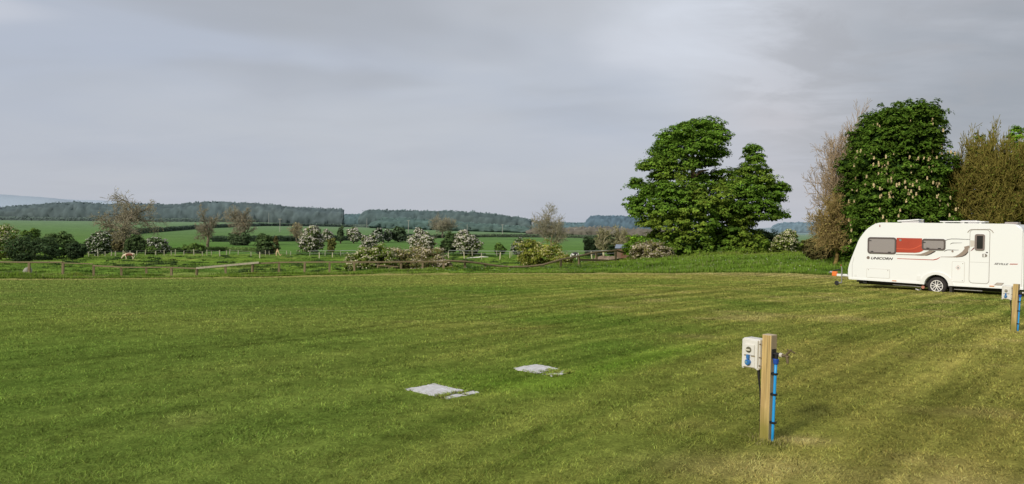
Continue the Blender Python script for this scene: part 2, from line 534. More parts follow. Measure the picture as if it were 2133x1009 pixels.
def blades(name, x, y, L, w, cols, lean, kind_label=None, parent=None, root_dark=.45, r=rng):
    n = len(x)
    z = G(x, y) - .005
    az = r.random(n) * 2 * math.pi
    # blades turn their flat side anywhere
    lx = np.cos(az) * np.sin(lean) * L; ly = np.sin(az) * np.sin(lean) * L; lz = np.cos(lean) * L
    pa = r.random(n) * math.pi
    wx = np.cos(pa) * w / 2; wy = np.sin(pa) * w / 2
    V = np.empty((n, 3, 3), np.float32)
    V[:, 0] = np.stack([x - wx, y - wy, z], 1)
    V[:, 1] = np.stack([x + wx, y + wy, z], 1)
    V[:, 2] = np.stack([x + lx, y + ly, z + lz], 1)
    C = np.empty((n, 3, 3), np.float32)
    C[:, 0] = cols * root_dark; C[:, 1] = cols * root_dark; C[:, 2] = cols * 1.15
    me = mesh_np(name, V.reshape(-1, 3), np.arange(3 * n).reshape(-1, 3), np.clip(C.reshape(-1, 3), 0, 1))
    return link(name, me, M['blade'], parent)


def build_grass():
    r = np.random.default_rng(3)
    # mown field
    n = 1250000
    Z = np.exp(r.uniform(math.log(3.6), math.log(58.5), n)); a = r.uniform(-.80, .80, n)
    x = a * Z; y = Z
    px, _ = polar(x, y)
    k = Z < edge(px) - .1 + r.normal(0, .12, n)
    over = .05 * fbm(x, y, .12, 91, 2)
    inner = slab_mask(x, y, -.035) & (r.random(n) > .012) & ~(sstep(.60, .66, vnoise(x, y, .13, 93)) * (vnoise(x, y, .35, 95) > .55) > .5)
    ov = sstep(.50, .58, vnoise(x, y, .075, 97)) > .5
    inner = (inner & ~(slab_mask(x, y, 0, True) & ov)) | (slab_mask(x, y, -.006) & (r.random(n) > .45) & ~(ov & (slab_mask(x, y, 0, True) | ~slab_mask(x, y, -.03))))
    k &= ~inner
    x, y, Z = x[k], y[k], Z[k]; n = len(x)
    c = ground_colour(x, y)
    v = np.exp(r.normal(0, .27, n))[:, None]
    c = c * v * np.array([1, 1, 1]) * (1 + r.normal(0, .05, (n, 3)))
    st = r.random(n) < .05
    c[st] = S(204, 190, 132) * (0.6 + .6 * r.random((st.sum(), 1)))
    L = r.uniform(.018, .046, n) * (1 + .006 * Z); w = np.maximum(.0045, Z * .00115) * r.uniform(.6, 1.3, n)
    clump = fbm(x, y, .30, 61, 2)
    L *= .45 + .95 * clump
    gap = vnoise(x * .8 + y * .3, y - .3 * x, .075, 66) * .6 + vnoise(x, y, .16, 67) * .4
    hole = sstep(.40, .26, gap)
    c = c * (1 - .42 * hole)[:, None] * (.80 + .40 * vnoise(x, y, .045, 68))[:, None]
    L *= 1 - .6 * hole
    lean = np.clip(r.normal(1.12, .32, n), .05, 1.52)
    lean[st] = 1.35
    tag(blades('mown_grass', x, y, L, w, c, lean, r=r, root_dark=.62), kind='stuff')
    # uncut tufts round the feet of the hook-up posts
    n = 2600
    k = r.integers(0, 2, n); cx = np.where(k == 0, 2.03, 8.66); cy = np.where(k == 0, 5.97, 13.15)
    an = r.uniform(0, 6.28, n); rd = .045 + np.abs(r.normal(0, .07, n))
    x = cx + np.cos(an) * rd; y = cy + np.sin(an) * rd
    c = ground_colour(x, y) * np.exp(r.normal(0, .3, n))[:, None] * .95
    st = r.random(n) < .25; c[st] = S(206, 190, 136) * .8
    tag(blades('grass_tufts', x, y, r.uniform(.018, .050, n), r.uniform(.004, .007, n) * np.where(k == 0, 1, 2), c, np.clip(r.normal(.5, .3, n), 0, 1.3), r=r, root_dark=.6), kind='stuff')
    # grass and soil creeping over the slabs
    X, Y = [], []
    for i_, (cx, cy, an, hw, hd, st) in enumerate(SLABS):
        m = 5200 if st else 5200
        u = r.uniform(-hw - .01, hw + .01, m); v = r.uniform(-hd - .02, hd + .02, m)
        px_ = cx + u * math.cos(an) - v * math.sin(an); py_ = cy + u * math.sin(an) + v * math.cos(an)
        nz = vnoise(px_, py_, .085, 97 + i_) * .65 + vnoise(px_, py_, .03, 98) * .35
        edge_ = np.minimum(hw - np.abs(u), hd - np.abs(v))
        if st:
            keep = (nz > (.66 if i_ == 1 else .54)) | ((v > hd - .025) & (nz > .45))
        else:
            keep = ((edge_ < .016) & (nz > .50)) | ((v < -hd + .09) & (nz > .64)) | (nz > .84)
        X.append(px_[keep]); Y.append(py_[keep])
    x = np.concatenate(X); y = np.concatenate(Y); n = len(x)
    c = ground_colour(x, y) * np.exp(r.normal(0, .30, n))[:, None] * 1.2
    st = r.random(n) < .30; c[st] = S(160, 144, 92)
    tag(blades('slab_grass', x, y, r.uniform(.022, .045, n), r.uniform(.006, .010, n), c, np.clip(r.normal(.9, .3, n), 0, 1.4), r=r, root_dark=.85), kind='stuff')
    # long grass on the bank and along the fence
    n = 330000
    pxr = r.uniform(-60, 2400, n)
    e = edge(pxr)
    wdt = np.interp(pxr, [-60, 700, 900, 1300, 2400], [4.5, 4, 9, 30, 36])
    Z = e + wdt * r.random(n) ** 1.15
    a = (pxr - CX) / F; x = a * Z; y = Z
    c = ground_colour(x, y + .0)
    base = S(122, 154, 52)
    far = sstep(.55, 1, (Z - e) / wdt)
    base = base * (1 - .18 * fbm(x, y, 2.2, 71, 3)[:, None] * 2) + (S(132, 150, 54) - S(122, 154, 52)) * far[:, None]
    c = (.35 * c + .65 * base) * 1.36
    c = c * np.exp(r.normal(0, .25, n))[:, None]
    st = r.random(n) < .035
    c[st] = S(196, 186, 140) * .8
    tall = np.interp(pxr, [-60, 100, 200, 800, 960, 1150, 1300, 2400], [.40, .32, .15, .15, .12, .14, .22, .26])
    L = tall * r.uniform(.45, 1.2, n) * (.5 + fbm(x, y, 1.6, 81, 2))
    L[st] *= 1.45
    w = np.maximum(.012, Z * .0009) * r.uniform(.6, 1.3, n)
    w[st] *= .6
    tag(blades('long_grass', x, y, L, w, c, np.clip(r.normal(.35, .25, n), 0, 1.1), r=r, root_dark=.5), kind='stuff')
    # pasture tussocks
    n = 210000
    Z = np.exp(r.uniform(math.log(58), math.log(178), n)); pxr = r.uniform(-80, 1290, n)
    a = (pxr - CX) / F; x = a * Z; y = Z
    k = Z > edge(pxr) + 1
    dens = sstep(.42, .72, fbm(x, y, 2.6, 7, 3)) * .8 + .25
    k &= r.random(n) < dens
    x, y, Z = x[k], y[k], Z[k]; n = len(x)
    c = ground_colour(x, y) * np.exp(r.normal(0, .22, n))[:, None]
    ts = sstep(.60, .78, fbm(x, y * .8, 2.6, 7, 3))
    L = (.10 + .22 * ts) * r.uniform(.5, 1.3, n); w = Z * .0011 * r.uniform(.6, 1.3, n)
    tag(blades('pasture_grass', x, y, L, w, c, np.clip(r.normal(.5, .3, n), 0, 1.2), r=r, root_dark=.6), kind='stuff')
    # dark tufts dotted over the pasture
    m = 230; per = 110
    tz = np.exp(r.uniform(math.log(60), math.log(172), m * 3)); tp = r.uniform(-40, 1250, m * 3)
    tx = (tp - CX) / F * tz
    kk = (vnoise(tx, tz, 16, 47) > r.uniform(.25, .75, m * 3)) & (tz > edge(tp) + 4); tx, tz = tx[kk][:m], tz[kk][:m]; m = len(tx)
    k = np.repeat(np.arange(m), per); sz = r.uniform(.35, 1.1, m)[k]
    x = tx[k] + r.normal(0, .45, m * per) * sz; y = tz[k] + r.normal(0, .35, m * per) * sz
    c = S(84, 108, 62) * np.exp(r.normal(0, .22, m * per))[:, None]
    tag(blades('pasture_tufts', x, y, r.uniform(.15, .42, m * per) * (.5 + .5 * sz), y * .0011 * r.uniform(.6, 1.3, m * per), c, np.clip(r.normal(.5, .3, m * per), 0, 1.2), r=r, root_dark=.5), kind='stuff')
    # daisies and dandelion clocks in the long grass
    n = 260
    pxr = r.uniform(860, 1760, n); e = edge(pxr); wdt = np.interp(pxr, [-60, 700, 900, 1300, 2400], [4.5, 4, 9, 30, 36])
    Z = e + wdt * r.random(n); x = (pxr - CX) / F * Z; y = Z
    P = np.stack([x, y, G(x, y) + r.uniform(.18, .36, n)], 1)
    V, Fc, C = leaves(P, np.tile([0, -.6, .8], (n, 1)) + r.normal(0, .2, (n, 3)), r.uniform(.018, .042, n), 1.0,
                      np.tile(S(225, 225, 205), (n, 1)), r)
    tag(link('grass_flowers', mesh_np('grass_flowers', V, Fc, C), M['petal']), kind='stuff')


# ------------------------------------------------------------------ foliage
def leaves(P, N, s, asp, col, r):
    n = len(P)
    N = N / np.maximum(np.linalg.norm(N, axis=1, keepdims=True), 1e-6)
    t = r.normal(size=(n, 3)); t -= (t * N).sum(1, keepdims=True) * N; t /= np.linalg.norm(t, axis=1, keepdims=True)
    b = np.cross(N, t)
    s = np.broadcast_to(np.asarray(s, float), (n,))[:, None]
    V = np.stack([P + t * s, P + b * s * .55 * asp + t * s * .1, P - t * s * .85, P - b * s * .55 * asp + t * s * .1], 1)
    V[:, 0] -= N * s * .25; V[:, 2] -= N * s * .2
    C = np.repeat(col[:, None, :], 4, axis=1)
    return V.reshape(-1, 3), np.arange(4 * n).reshape(-1, 4), np.clip(C.reshape(-1, 3), 0, 1)


def shell_clumps(blobs, n, r, low=-.75, inner=.55, r0=.78, r1=1.03):
    """clump centres spread over the outside of a union of ellipsoids"""
    B = np.asarray(blobs, float)
    area = (B[:, 3] * B[:, 4] + B[:, 3] * B[:, 5] + B[:, 4] * B[:, 5]); pr = area / area.sum()
    k = r.choice(len(B), n * 2, p=pr)
    d = r.normal(size=(n * 2, 3)); d /= np.linalg.norm(d, axis=1, keepdims=True)
    d = d[:]; ok = d[:, 2] > low
    rad = r.uniform(r0, r1, n * 2)
    P = B[k, :3] + d * B[k, 3:] * rad[:, None]
    for bl in B:
        q = (((P - bl[:3]) / bl[3:]) ** 2).sum(1)
        ok &= q > inner
    P, d, k = P[ok][:n], d[ok][:n], k[ok][:n]
    nd = d / B[k, 3:]; nd /= np.linalg.norm(nd, axis=1, keepdims=True)
    return P, nd


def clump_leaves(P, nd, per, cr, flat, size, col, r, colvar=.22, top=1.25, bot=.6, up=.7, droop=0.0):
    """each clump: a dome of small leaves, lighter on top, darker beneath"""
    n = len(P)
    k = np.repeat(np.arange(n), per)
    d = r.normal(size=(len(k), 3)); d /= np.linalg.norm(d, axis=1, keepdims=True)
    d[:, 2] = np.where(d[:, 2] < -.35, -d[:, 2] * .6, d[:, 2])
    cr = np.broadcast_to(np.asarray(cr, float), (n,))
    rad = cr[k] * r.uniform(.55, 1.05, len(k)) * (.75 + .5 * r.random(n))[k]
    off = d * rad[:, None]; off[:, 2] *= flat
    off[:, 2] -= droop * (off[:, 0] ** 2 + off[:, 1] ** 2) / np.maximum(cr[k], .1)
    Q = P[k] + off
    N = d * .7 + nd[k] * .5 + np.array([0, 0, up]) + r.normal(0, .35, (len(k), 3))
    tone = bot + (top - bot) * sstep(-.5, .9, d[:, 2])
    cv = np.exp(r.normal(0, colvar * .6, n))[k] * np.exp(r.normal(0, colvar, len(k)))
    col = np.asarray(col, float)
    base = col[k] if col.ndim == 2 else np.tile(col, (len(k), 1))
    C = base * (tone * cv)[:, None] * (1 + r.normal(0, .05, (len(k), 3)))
    return Q, N, size * r.uniform(.65, 1.25, len(k)), C


def segs_mesh(segs, cols, n=5):
    """segs: list of (p0, p1, r0, r1)"""
    A = np.array([s[0] for s in segs], float); B = np.array([s[1] for s in segs], float)
    r0 = np.array([s[2] for s in segs]); r1 = np.array([s[3] for s in segs])
    d = B - A; d /= np.maximum(np.linalg.norm(d, axis=1, keepdims=True), 1e-6)
    ref = np.where(np.abs(d[:, 2:3]) < .9, np.array([[0, 0, 1.]]), np.array([[1., 0, 0]]))
    u = np.cross(d, ref); u /= np.linalg.norm(u, axis=1, keepdims=True); w = np.cross(d, u)
    m = len(segs); V = np.empty((m, 2 * n, 3)); C = np.empty((m, 2 * n, 3))
    for k in range(n):
        t = k * 2 * math.pi / n
        o = u * math.cos(t) + w * math.sin(t)
        V[:, k] = A + o * r0[:, None]; V[:, n + k] = B + o * r1[:, None]
    C[:] = cols[:, None, :]
    f = np.array([[k, (k + 1) % n, n + (k + 1) % n, n + k] for k in range(n)])
    Fc = (np.arange(m)[:, None, None] * 2 * n + f[None]).reshape(-1, 4)
    return V.reshape(-1, 3), Fc, C.reshape(-1, 3)


def grow(r, levels, kids, wob, trop, ratio, trunk=.35, spread=(.5, 1.0), rr0=.045, rmin=.0, rk=.55, bias=None):
    """unit-height branching skeleton -> list of (p0, p1, r0, r1, level)"""
    out = []

    def br(p, d, L, rad, lev):
        ns = 5 if lev == 0 else 4
        st = L / ns
        for i in range(ns):
            d = d + r.normal(0, wob, 3) + np.array([0, 0, trop if lev else .05])
            if bias is not None and lev: d = d + np.array(bias) * .12
            d = d / np.linalg.norm(d)
            q = p + d * st
            r1 = max(rad * (1 - .45 / ns), rmin)
            out.append((p, q, max(rad, rmin), r1, lev))
            p = q; rad = r1
            if lev < levels and (i >= 1 or lev > 0) and not (lev == 0 and (i + 1) / ns < trunk):
                for _ in range(kids[lev] if lev else max(1, kids[0])):
                    ax = r.normal(size=3); ax -= ax.dot(d) * d; ax /= np.linalg.norm(ax)
                    an = r.uniform(*spread)
                    br(q, d * math.cos(an) + ax * math.sin(an), L * ratio * r.uniform(.7, 1.15), rad * rk, lev + 1)
        return
    br(np.zeros(3), np.array([0, 0, 1.]), 1.0, rr0, 0)
    return out


def fit_skeleton(sk, base, H, W, D=None):
    P = np.array([s[0] for s in sk]); Q = np.array([s[1] for s in sk])
    al = np.vstack([P, Q]); lo = np.percentile(al, .5, axis=0); hi = np.percentile(al, 99.5, axis=0)
    zt = np.percentile(al[:, 2], 99.8)
    cx = (lo[:2] + hi[:2]) / 2
    sx = W / max(hi[0] - lo[0], .05); sy = (D or W) / max(hi[1] - lo[1], .05); sz = H / zt
    res = []
    for s in sk:
        a = np.array(s[0]); b = np.array(s[1])
        f = lambda p: np.array([base[0] + (p[0] - cx[0] * min(1, p[2] / (.45 * zt))) * sx, base[1] + (p[1] - cx[1] * min(1, p[2] / (.45 * zt))) * sy, base[2] + p[2] * sz])
        res.append((f(a), f(b), s[2] * H, s[3] * H, s[4]))
    return res


def bare_tree(name, label, px, top, hw, Z, r, cat='tree', group=None, bark=S(96, 80, 64), twig=S(128, 108, 88), leafc=None, nleaf=0, lsize=.2,
              levels=4, kids=(2, 2, 2, 2), wob=.16, trop=.05, ratio=.62, trunk=.35, rmin=.02, rr0=.03, spread=(.5, 1.0), rk=.6, sink=.1, depth=None, bias=None, undergrowth=None):
    b = foot(px, Z); b[2] -= sink
    H = at(px, top, Z)[2] - b[2]; W = 2 * hw * Z / F
    sk = fit_skeleton(grow(r, levels, kids, wob, trop, ratio, trunk, spread, rr0, 0, rk, bias), b, H, W, depth)
    sk = [(p, q, max(r0, rmin), max(r1, rmin * .8), l) for p, q, r0, r1, l in sk]
    t = thing(name, label, cat, b, group=group)
    lev = np.array([s[4] for s in sk])
    cut = 0
    for part, sel in (('trunk', lev <= cut), ('branches', lev > cut)):
        ss = [s for s, k in zip(sk, sel) if k]
        l = np.array([s[4] for s in ss])
        mix = np.clip(l / levels, 0, 1)[:, None]
        c = (bark * (1 - mix) + twig * mix) * np.exp(r.normal(0, .15, len(ss)))[:, None]
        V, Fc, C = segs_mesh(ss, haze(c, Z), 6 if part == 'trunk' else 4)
        link(part, mesh_np(part, V - b, Fc, C, smooth=True), M['twig'], t)
    if nleaf:
        ends = [s for s in sk if s[4] >= levels - 1]
        k = r.integers(0, len(ends), nleaf)
        P = np.array([ends[i][1] for i in k]) + r.normal(0, lsize * 1.2, (nleaf, 3))
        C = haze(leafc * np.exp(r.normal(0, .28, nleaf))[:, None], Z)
        V, Fc, C = leaves(P, r.normal(size=(nleaf, 3)) + [0, -.3, .6], lsize * r.uniform(.6, 1.3, nleaf), 1, C, r)
        link('crown', mesh_np('crown', V - b, Fc, C), M['leaf'], t)
    return t


KIND = dict(
    dark=dict(c=S(76, 94, 54)), deep=dict(c=S(64, 80, 52)), green=dict(c=S(88, 110, 50)), olive=dict(c=S(106, 108, 56)),
    brown=dict(c=S(104, 98, 60)), bright=dict(c=S(104, 136, 40)),
    haw=dict(c=S(98, 112, 62), b=S(232, 224, 208), nb=.55), pink=dict(c=S(126, 122, 76), b=S(232, 216, 190), nb=.48),
    cream=dict(c=S(108, 124, 52), b=S(228, 220, 180), nb=.42), half=dict(c=S(78, 96, 54), b=S(214, 212, 196), nb=.30),
    yellow=dict(c=S(126, 132, 54), b=S(222, 212, 150), nb=.22))


def bush(label, px, top, hw, Z, kind, r, cat='bush', name='bush', group=None, lumps=9, per=26, dens=1.0, stems=3, lean=0.0, open_=0.0, bottom=.0, flat=.75, lsz=None, depth=1.0):
    b = foot(px, Z)
    H = at(px, top, Z)[2] - b[2]; W = hw * Z / F
    b[2] -= .05
    D = W * .8 * depth
    K = KIND[kind]
    bl = [(b[0] + r.normal(0, .06) * W, b[1], b[2] + H * (.42 + bottom / 2), W * .74, D * .74, H * .40)]
    for _ in range(lumps):
        an = r.uniform(0, 2 * math.pi); hh = r.uniform(.25 + bottom, .86)
        rad = r.uniform(.30, .80) * math.sqrt(max(.15, 1 - (2 * hh - 1.0) ** 2 * .85))
        s = r.uniform(.24, .44)
        bl.append((b[0] + math.cos(an) * rad * W, b[1] + math.sin(an) * rad * D, b[2] + hh * H, W * s, D * s, min(H * s, W * s * 1.1)))
    bl = np.array(bl)
    ztop = (bl[:, 2] + bl[:, 5]).max() - b[2]
    bl[:, 2] = b[2] + (bl[:, 2] - b[2]) * H / ztop
    cr = np.clip(.16 * W, .12, 1.0) * (1.25 if open_ else 1)
    ls = lsz or float(np.clip(Z * .0015, .05, .6))
    area = 4 * math.pi * (W * H / 2 + W * D + D * H / 2) / 3
    nc = int(np.clip(area / (cr * cr * 1.1), 30, 420) * dens)
    P, nd = shell_clumps(bl, nc, r, low=-.85)
    m = len(P) // 5
    P[:m] += nd[:m] * cr * r.uniform(.4, 1.3, (m, 1)); P[:, :] += r.normal(0, cr * .25, P.shape)
    per = int(np.clip(2.6 * cr * cr * 4 / (ls * ls), 8, per))
    Q, N, s, C = clump_leaves(P, nd, per, cr * 1.25, flat, ls, K['c'], r)
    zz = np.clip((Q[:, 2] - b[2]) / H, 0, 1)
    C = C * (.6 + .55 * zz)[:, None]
    ok = Q[:, 2] > b[2] - .05
    t = thing(name, label, cat, b, group=group)
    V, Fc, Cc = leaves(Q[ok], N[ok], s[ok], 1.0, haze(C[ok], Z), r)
    link('foliage', mesh_np('foliage', V - b, Fc, Cc), M['leaf'], t)
    if 'b' in K:
        nb = int(nc * per * K['nb'])
        k = r.integers(0, len(P), nb)
        sel = r.random(len(P)) < .8
        k = k[sel[k]]
        d = r.normal(size=(len(k), 3)); d /= np.linalg.norm(d, axis=1, keepdims=True); d[:, 2] = np.abs(d[:, 2]) * .9
        off = d * cr * 1.2 * r.uniform(.7, 1.15, (len(k), 1)); off[:, 2] *= flat
        Pb = P[k] + nd[k] * cr * .35 + off
        zz = np.clip((Pb[:, 2] - b[2]) / H, 0, 1)
        keep = (r.random(len(k)) < .25 + zz) & (Pb[:, 2] > b[2])
        Pb = Pb[keep]; d = d[keep]
        Cb = K['b'] * np.exp(r.normal(0, .20, len(Pb)))[:, None] * .70
        V, Fc, Cc = leaves(Pb, d + nd[k][keep] * .5 + [0, -.15, .35], ls * .62 * r.uniform(.6, 1.3, len(Pb)), 1.5, haze(Cb, Z), r)
        link('blossom', mesh_np('blossom', V - b, Fc, Cc), M['petal'], t)
    ss = []
    for _ in range(stems):
        an = r.uniform(0, 6.28); q = b + np.array([math.cos(an) * W * .12, math.sin(an) * D * .12, 0])
        e = b + np.array([math.cos(an) * W * .45, math.sin(an) * D * .45, H * .7])
        m = (q + e) / 2 + r.normal(0, W * .06, 3)
        ss += [(q, m, .02 * H + .02, .015 * H + .02), (m, e, .015 * H + .02, .012)]
    V, Fc, C = segs_mesh(ss, haze(np.tile(S(84, 70, 54), (len(ss), 1)), Z), 5)
    link('stem', mesh_np('stem', V - b, Fc, C, smooth=True), M['twig'], t)
    return t


def hedge(label, pts, h, wd, col, r, name='hedge', per_m=6.0, ls=None, var=.25, group=None):
    """clipped hedge along (px, Z) points"""
    W = np.array([foot(p, z) for p, z in pts])
    L = np.linalg.norm(np.diff(W, axis=0), axis=1); tot = L.sum()
    Zm = np.mean([z for p, z in pts])
    ls = ls or Zm * .0016
    n = int(np.clip(tot * h * per_m / (ls * ls), 400, 9000))
    s = r.random(n) * tot; cs = np.concatenate([[0], np.cumsum(L)])
    P = np.stack([np.interp(s, cs, W[:, k]) for k in range(3)], 1)
    dx = np.stack([np.interp(s, cs, np.gradient(W[:, k])) for k in range(2)], 1); dx /= np.linalg.norm(dx, axis=1, keepdims=True)
    nrm = np.stack([-dx[:, 1], dx[:, 0]], 1)
    P[:, 2] = G(P[:, 0], P[:, 1])
    hh = h * (1 + var * (fbm(s, s * 0, h * 6, 5, 3) - .5) * 2)
    zz = r.random(n) ** .8; lat = r.uniform(-1, 1, n)
    sg = np.where(zz > .85, lat, np.sign(lat))
    P[:, :2] += nrm * (sg * wd / 2 * (1 - .3 * zz))[:, None]
    P[:, 2] += zz * hh
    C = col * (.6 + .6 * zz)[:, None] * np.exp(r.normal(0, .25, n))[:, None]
    Zp = np.hypot(P[:, 0], P[:, 1])
    N = np.concatenate([nrm * sg[:, None], (zz * 1.2)[:, None]], 1) + r.normal(0, .3, (n, 3))
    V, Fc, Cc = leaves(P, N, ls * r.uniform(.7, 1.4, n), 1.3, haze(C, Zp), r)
    b = W[len(W) // 2]
    o = link(name, mesh_np(name, V - b, Fc, Cc), M['leaf']); o.location = b
    return tag(o, label, 'hedge', group)


def wood(name, px0, px1, prof, Z0, Z1, r, col, step=2.2, crown=8.0, rough=1.0, tint=None):
    """a far wood read as one mass: a continuous bumpy canopy with its front edge, plus loose sprays on the skyline"""
    xs, ys = zip(*prof)
    n = int(max(40, (px1 - px0) / F * Z0 / step))
    px = np.linspace(px0, px1, n)
    f0 = np.array([foot(p, Z0) for p in px[::6]]); f1 = np.array([foot(p, Z1) for p in px[::6]])
    k6 = np.arange(n) / 6.0
    lin = lambda A: np.stack([np.interp(k6, np.arange(len(A)), A[:, c]) for c in range(3)], 1)
    A = lin(f0); B = lin(f1)
    topz = np.array([at(p, np.interp(p, xs, ys), Z1)[2] for p in px])
    H = np.maximum(topz - A[:, 2], 3.0)
    rows = [(0, 0.0, -.5), (0, .18, .6), (0, .38, .9), (0, .56, 1.0), (0, .72, .8), (.06, .86, .3), (.15, .94, 0), (.3, .98, 0), (.5, 1.0, 0), (.7, .99, 0), (.85, 1.0, 0), (1.0, .98, 0), (1.08, .6, 0), (1.1, 0, 0)]
    V, C = [], []
    s_ = np.linspace(0, (px1 - px0) / F * Z0, n)
    end = np.minimum(1, np.minimum(np.arange(n), n - 1 - np.arange(n)) / max(9.0 / step, 1))
    for ri, (fy, hz, bul) in enumerate(rows):
        base = A * (1 - fy) + B * fy
        v = ri * 6.0
        c1 = 1 - np.abs(2 * vnoise(s_, s_ * 0 + v, crown, 31) - 1) * 1.0
        c2 = vnoise(s_, s_ * 0 + v * 1.7, crown * .4, 32); c3 = vnoise(s_, s_ * 0 + v * 2.3, crown * .17, 33)
        bump = (c1 * .5 + c2 * .35 + c3 * .25)
        z = A[:, 2] * (1 - fy) + base[:, 2] * fy + hz * H * (.55 + .45 * np.sqrt(end)) + (bump - .75) * crown * .55 * rough * (hz > .3) * np.sqrt(end) - (hz > .9) * 0.0
        y = base[:, 1] - bul * 2.0 - (bump - .5) * 9.0 * (bul > 0)
        V.append(np.stack([base[:, 0] + r.normal(0, .4, n), y, z], 1))
        tone = (.78 + .24 * hz) * (.78 + .44 * c2) * (.90 + .20 * c1) * (.88 + .24 * c3)  # shade painted into the canopy: darker toward the base and in hollows
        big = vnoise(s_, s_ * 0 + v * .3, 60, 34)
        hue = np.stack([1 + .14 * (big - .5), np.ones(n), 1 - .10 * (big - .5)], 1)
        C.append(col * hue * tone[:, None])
    V = np.vstack(V); C = np.vstack(C); m = len(rows)
    idx = np.arange(m * n).reshape(m, n)
    Fc = np.stack([idx[:-1, :-1], idx[:-1, 1:], idx[1:, 1:], idx[1:, :-1]], -1).reshape(-1, 4)
    # loose sprays of leaves breaking the outline
    ks = r.integers(4, n - 4, n * 9); rs = r.integers(6, 11, n * 9)
    P = V[rs * n + ks] + r.normal(0, 1.0, (n * 9, 3)) * [1.2, .6, .55]
    q = Z0 * .0015
    LV, LF, LC = leaves(P, r.normal(0, .35, (n * 9, 3)) + [0, -.5, .8], q * r.uniform(.6, 1.4, n * 9), 1.6, C[rs * n + ks] * np.exp(r.normal(0, .10, (n * 9, 1))), r)
    b = A[n // 2].copy()
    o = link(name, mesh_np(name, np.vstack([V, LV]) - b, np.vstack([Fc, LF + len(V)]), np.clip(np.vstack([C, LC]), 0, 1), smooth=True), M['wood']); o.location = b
    return tag(o, None, None, None, 'stuff')


# ------------------------------------------------------------------ materials for built things
WHITE = principled('white_gelcoat', S(238, 238, 234), .28, spec=.5, coat=.15)
WHITE2 = principled('white_plastic', S(232, 231, 226), .4)
SEAM = principled('panel_seam', S(150, 142, 134), .7)
FRAME = principled('window_surround', S(92, 82, 78), .35)
RED = principled('red_graphic', S(184, 74, 52), .3, noise=.18, nscale=1.2)
REDLINE = principled('red_line', S(214, 96, 66), .3)
TAUPE = principled('taupe_graphic', S(150, 134, 120), .35)
DARKG = principled('dark_graphic', S(64, 54, 52), .35)
RUBBER = principled('tyre_rubber', S(50, 44, 42), .8, noise=.35, nscale=30, bump=.2)
ALLOY = principled('alloy_rim', S(226, 222, 216), .3, metal=.0)
BLACK = principled('black_plastic', S(26, 25, 26), .5)
UNDER = principled('underbody', S(52, 48, 44), .8)
STEEL = principled('galvanised_steel', S(168, 166, 162), .4, metal=.7, noise=.2, nscale=20)
AMBER = principled('amber_lens', S(214, 130, 40), .3)
REDLENS = principled('red_lens', S(140, 30, 22), .3)
ORANGE = principled('orange_cover', S(236, 122, 50), .5)
GLASSY = principled('smoked_acrylic', S(46, 42, 42), .08)
ROOFGREY = principled('roof_light_acrylic', S(196, 192, 190), .25)


def pane_mat():
    m, nt, out = new_mat('blind_behind_acrylic')
    b = nt.nodes.new('ShaderNodeBsdfPrincipled'); nt.links.new(b.outputs[0], out.inputs[0])
    tc = nt.nodes.new('ShaderNodeTexCoord'); w = nt.nodes.new('ShaderNodeTexWave'); w.bands_direction = 'Z'
    w.inputs['Scale'].default_value = 9; w.inputs['Distortion'].default_value = 2.5; w.inputs['Detail'].default_value = 2
    w.inputs['Detail Scale'].default_value = .6
    nt.links.new(tc.outputs['Object'], w.inputs['Vector'])
    r = nt.nodes.new('ShaderNodeValToRGB')
    r.color_ramp.elements[0].color = (*S(128, 120, 116), 1); r.color_ramp.elements[1].color = (*S(172, 164, 160), 1)
    nt.links.new(w.outputs['Fac'], r.inputs[0]); nt.links.new(r.outputs[0], b.inputs['Base Color'])
    b.inputs['Roughness'].default_value = .18
    return m


PANE = pane_mat()


def text_mesh(txt, size, shear=0.0, xs=1.0, ext=.002, bold=0.0):
    cu = bpy.data.curves.new('lettering', 'FONT'); cu.body = txt; cu.size = size; cu.shear = shear; cu.extrude = ext; cu.offset = bold
    cu.resolution_u = 3
    o = bpy.data.objects.new('lettering', cu); COL.objects.link(o)
    dg = bpy.context.evaluated_depsgraph_get(); dg.update()
    me = bpy.data.meshes.new_from_object(o.evaluated_get(dg))
    bpy.data.objects.remove(o); bpy.data.curves.remove(cu)
    # x along, text up (y) -> z, facing -y
    for v in me.vertices:
        x, y, z = v.co; v.co = (x * xs, -z, y)
    return me


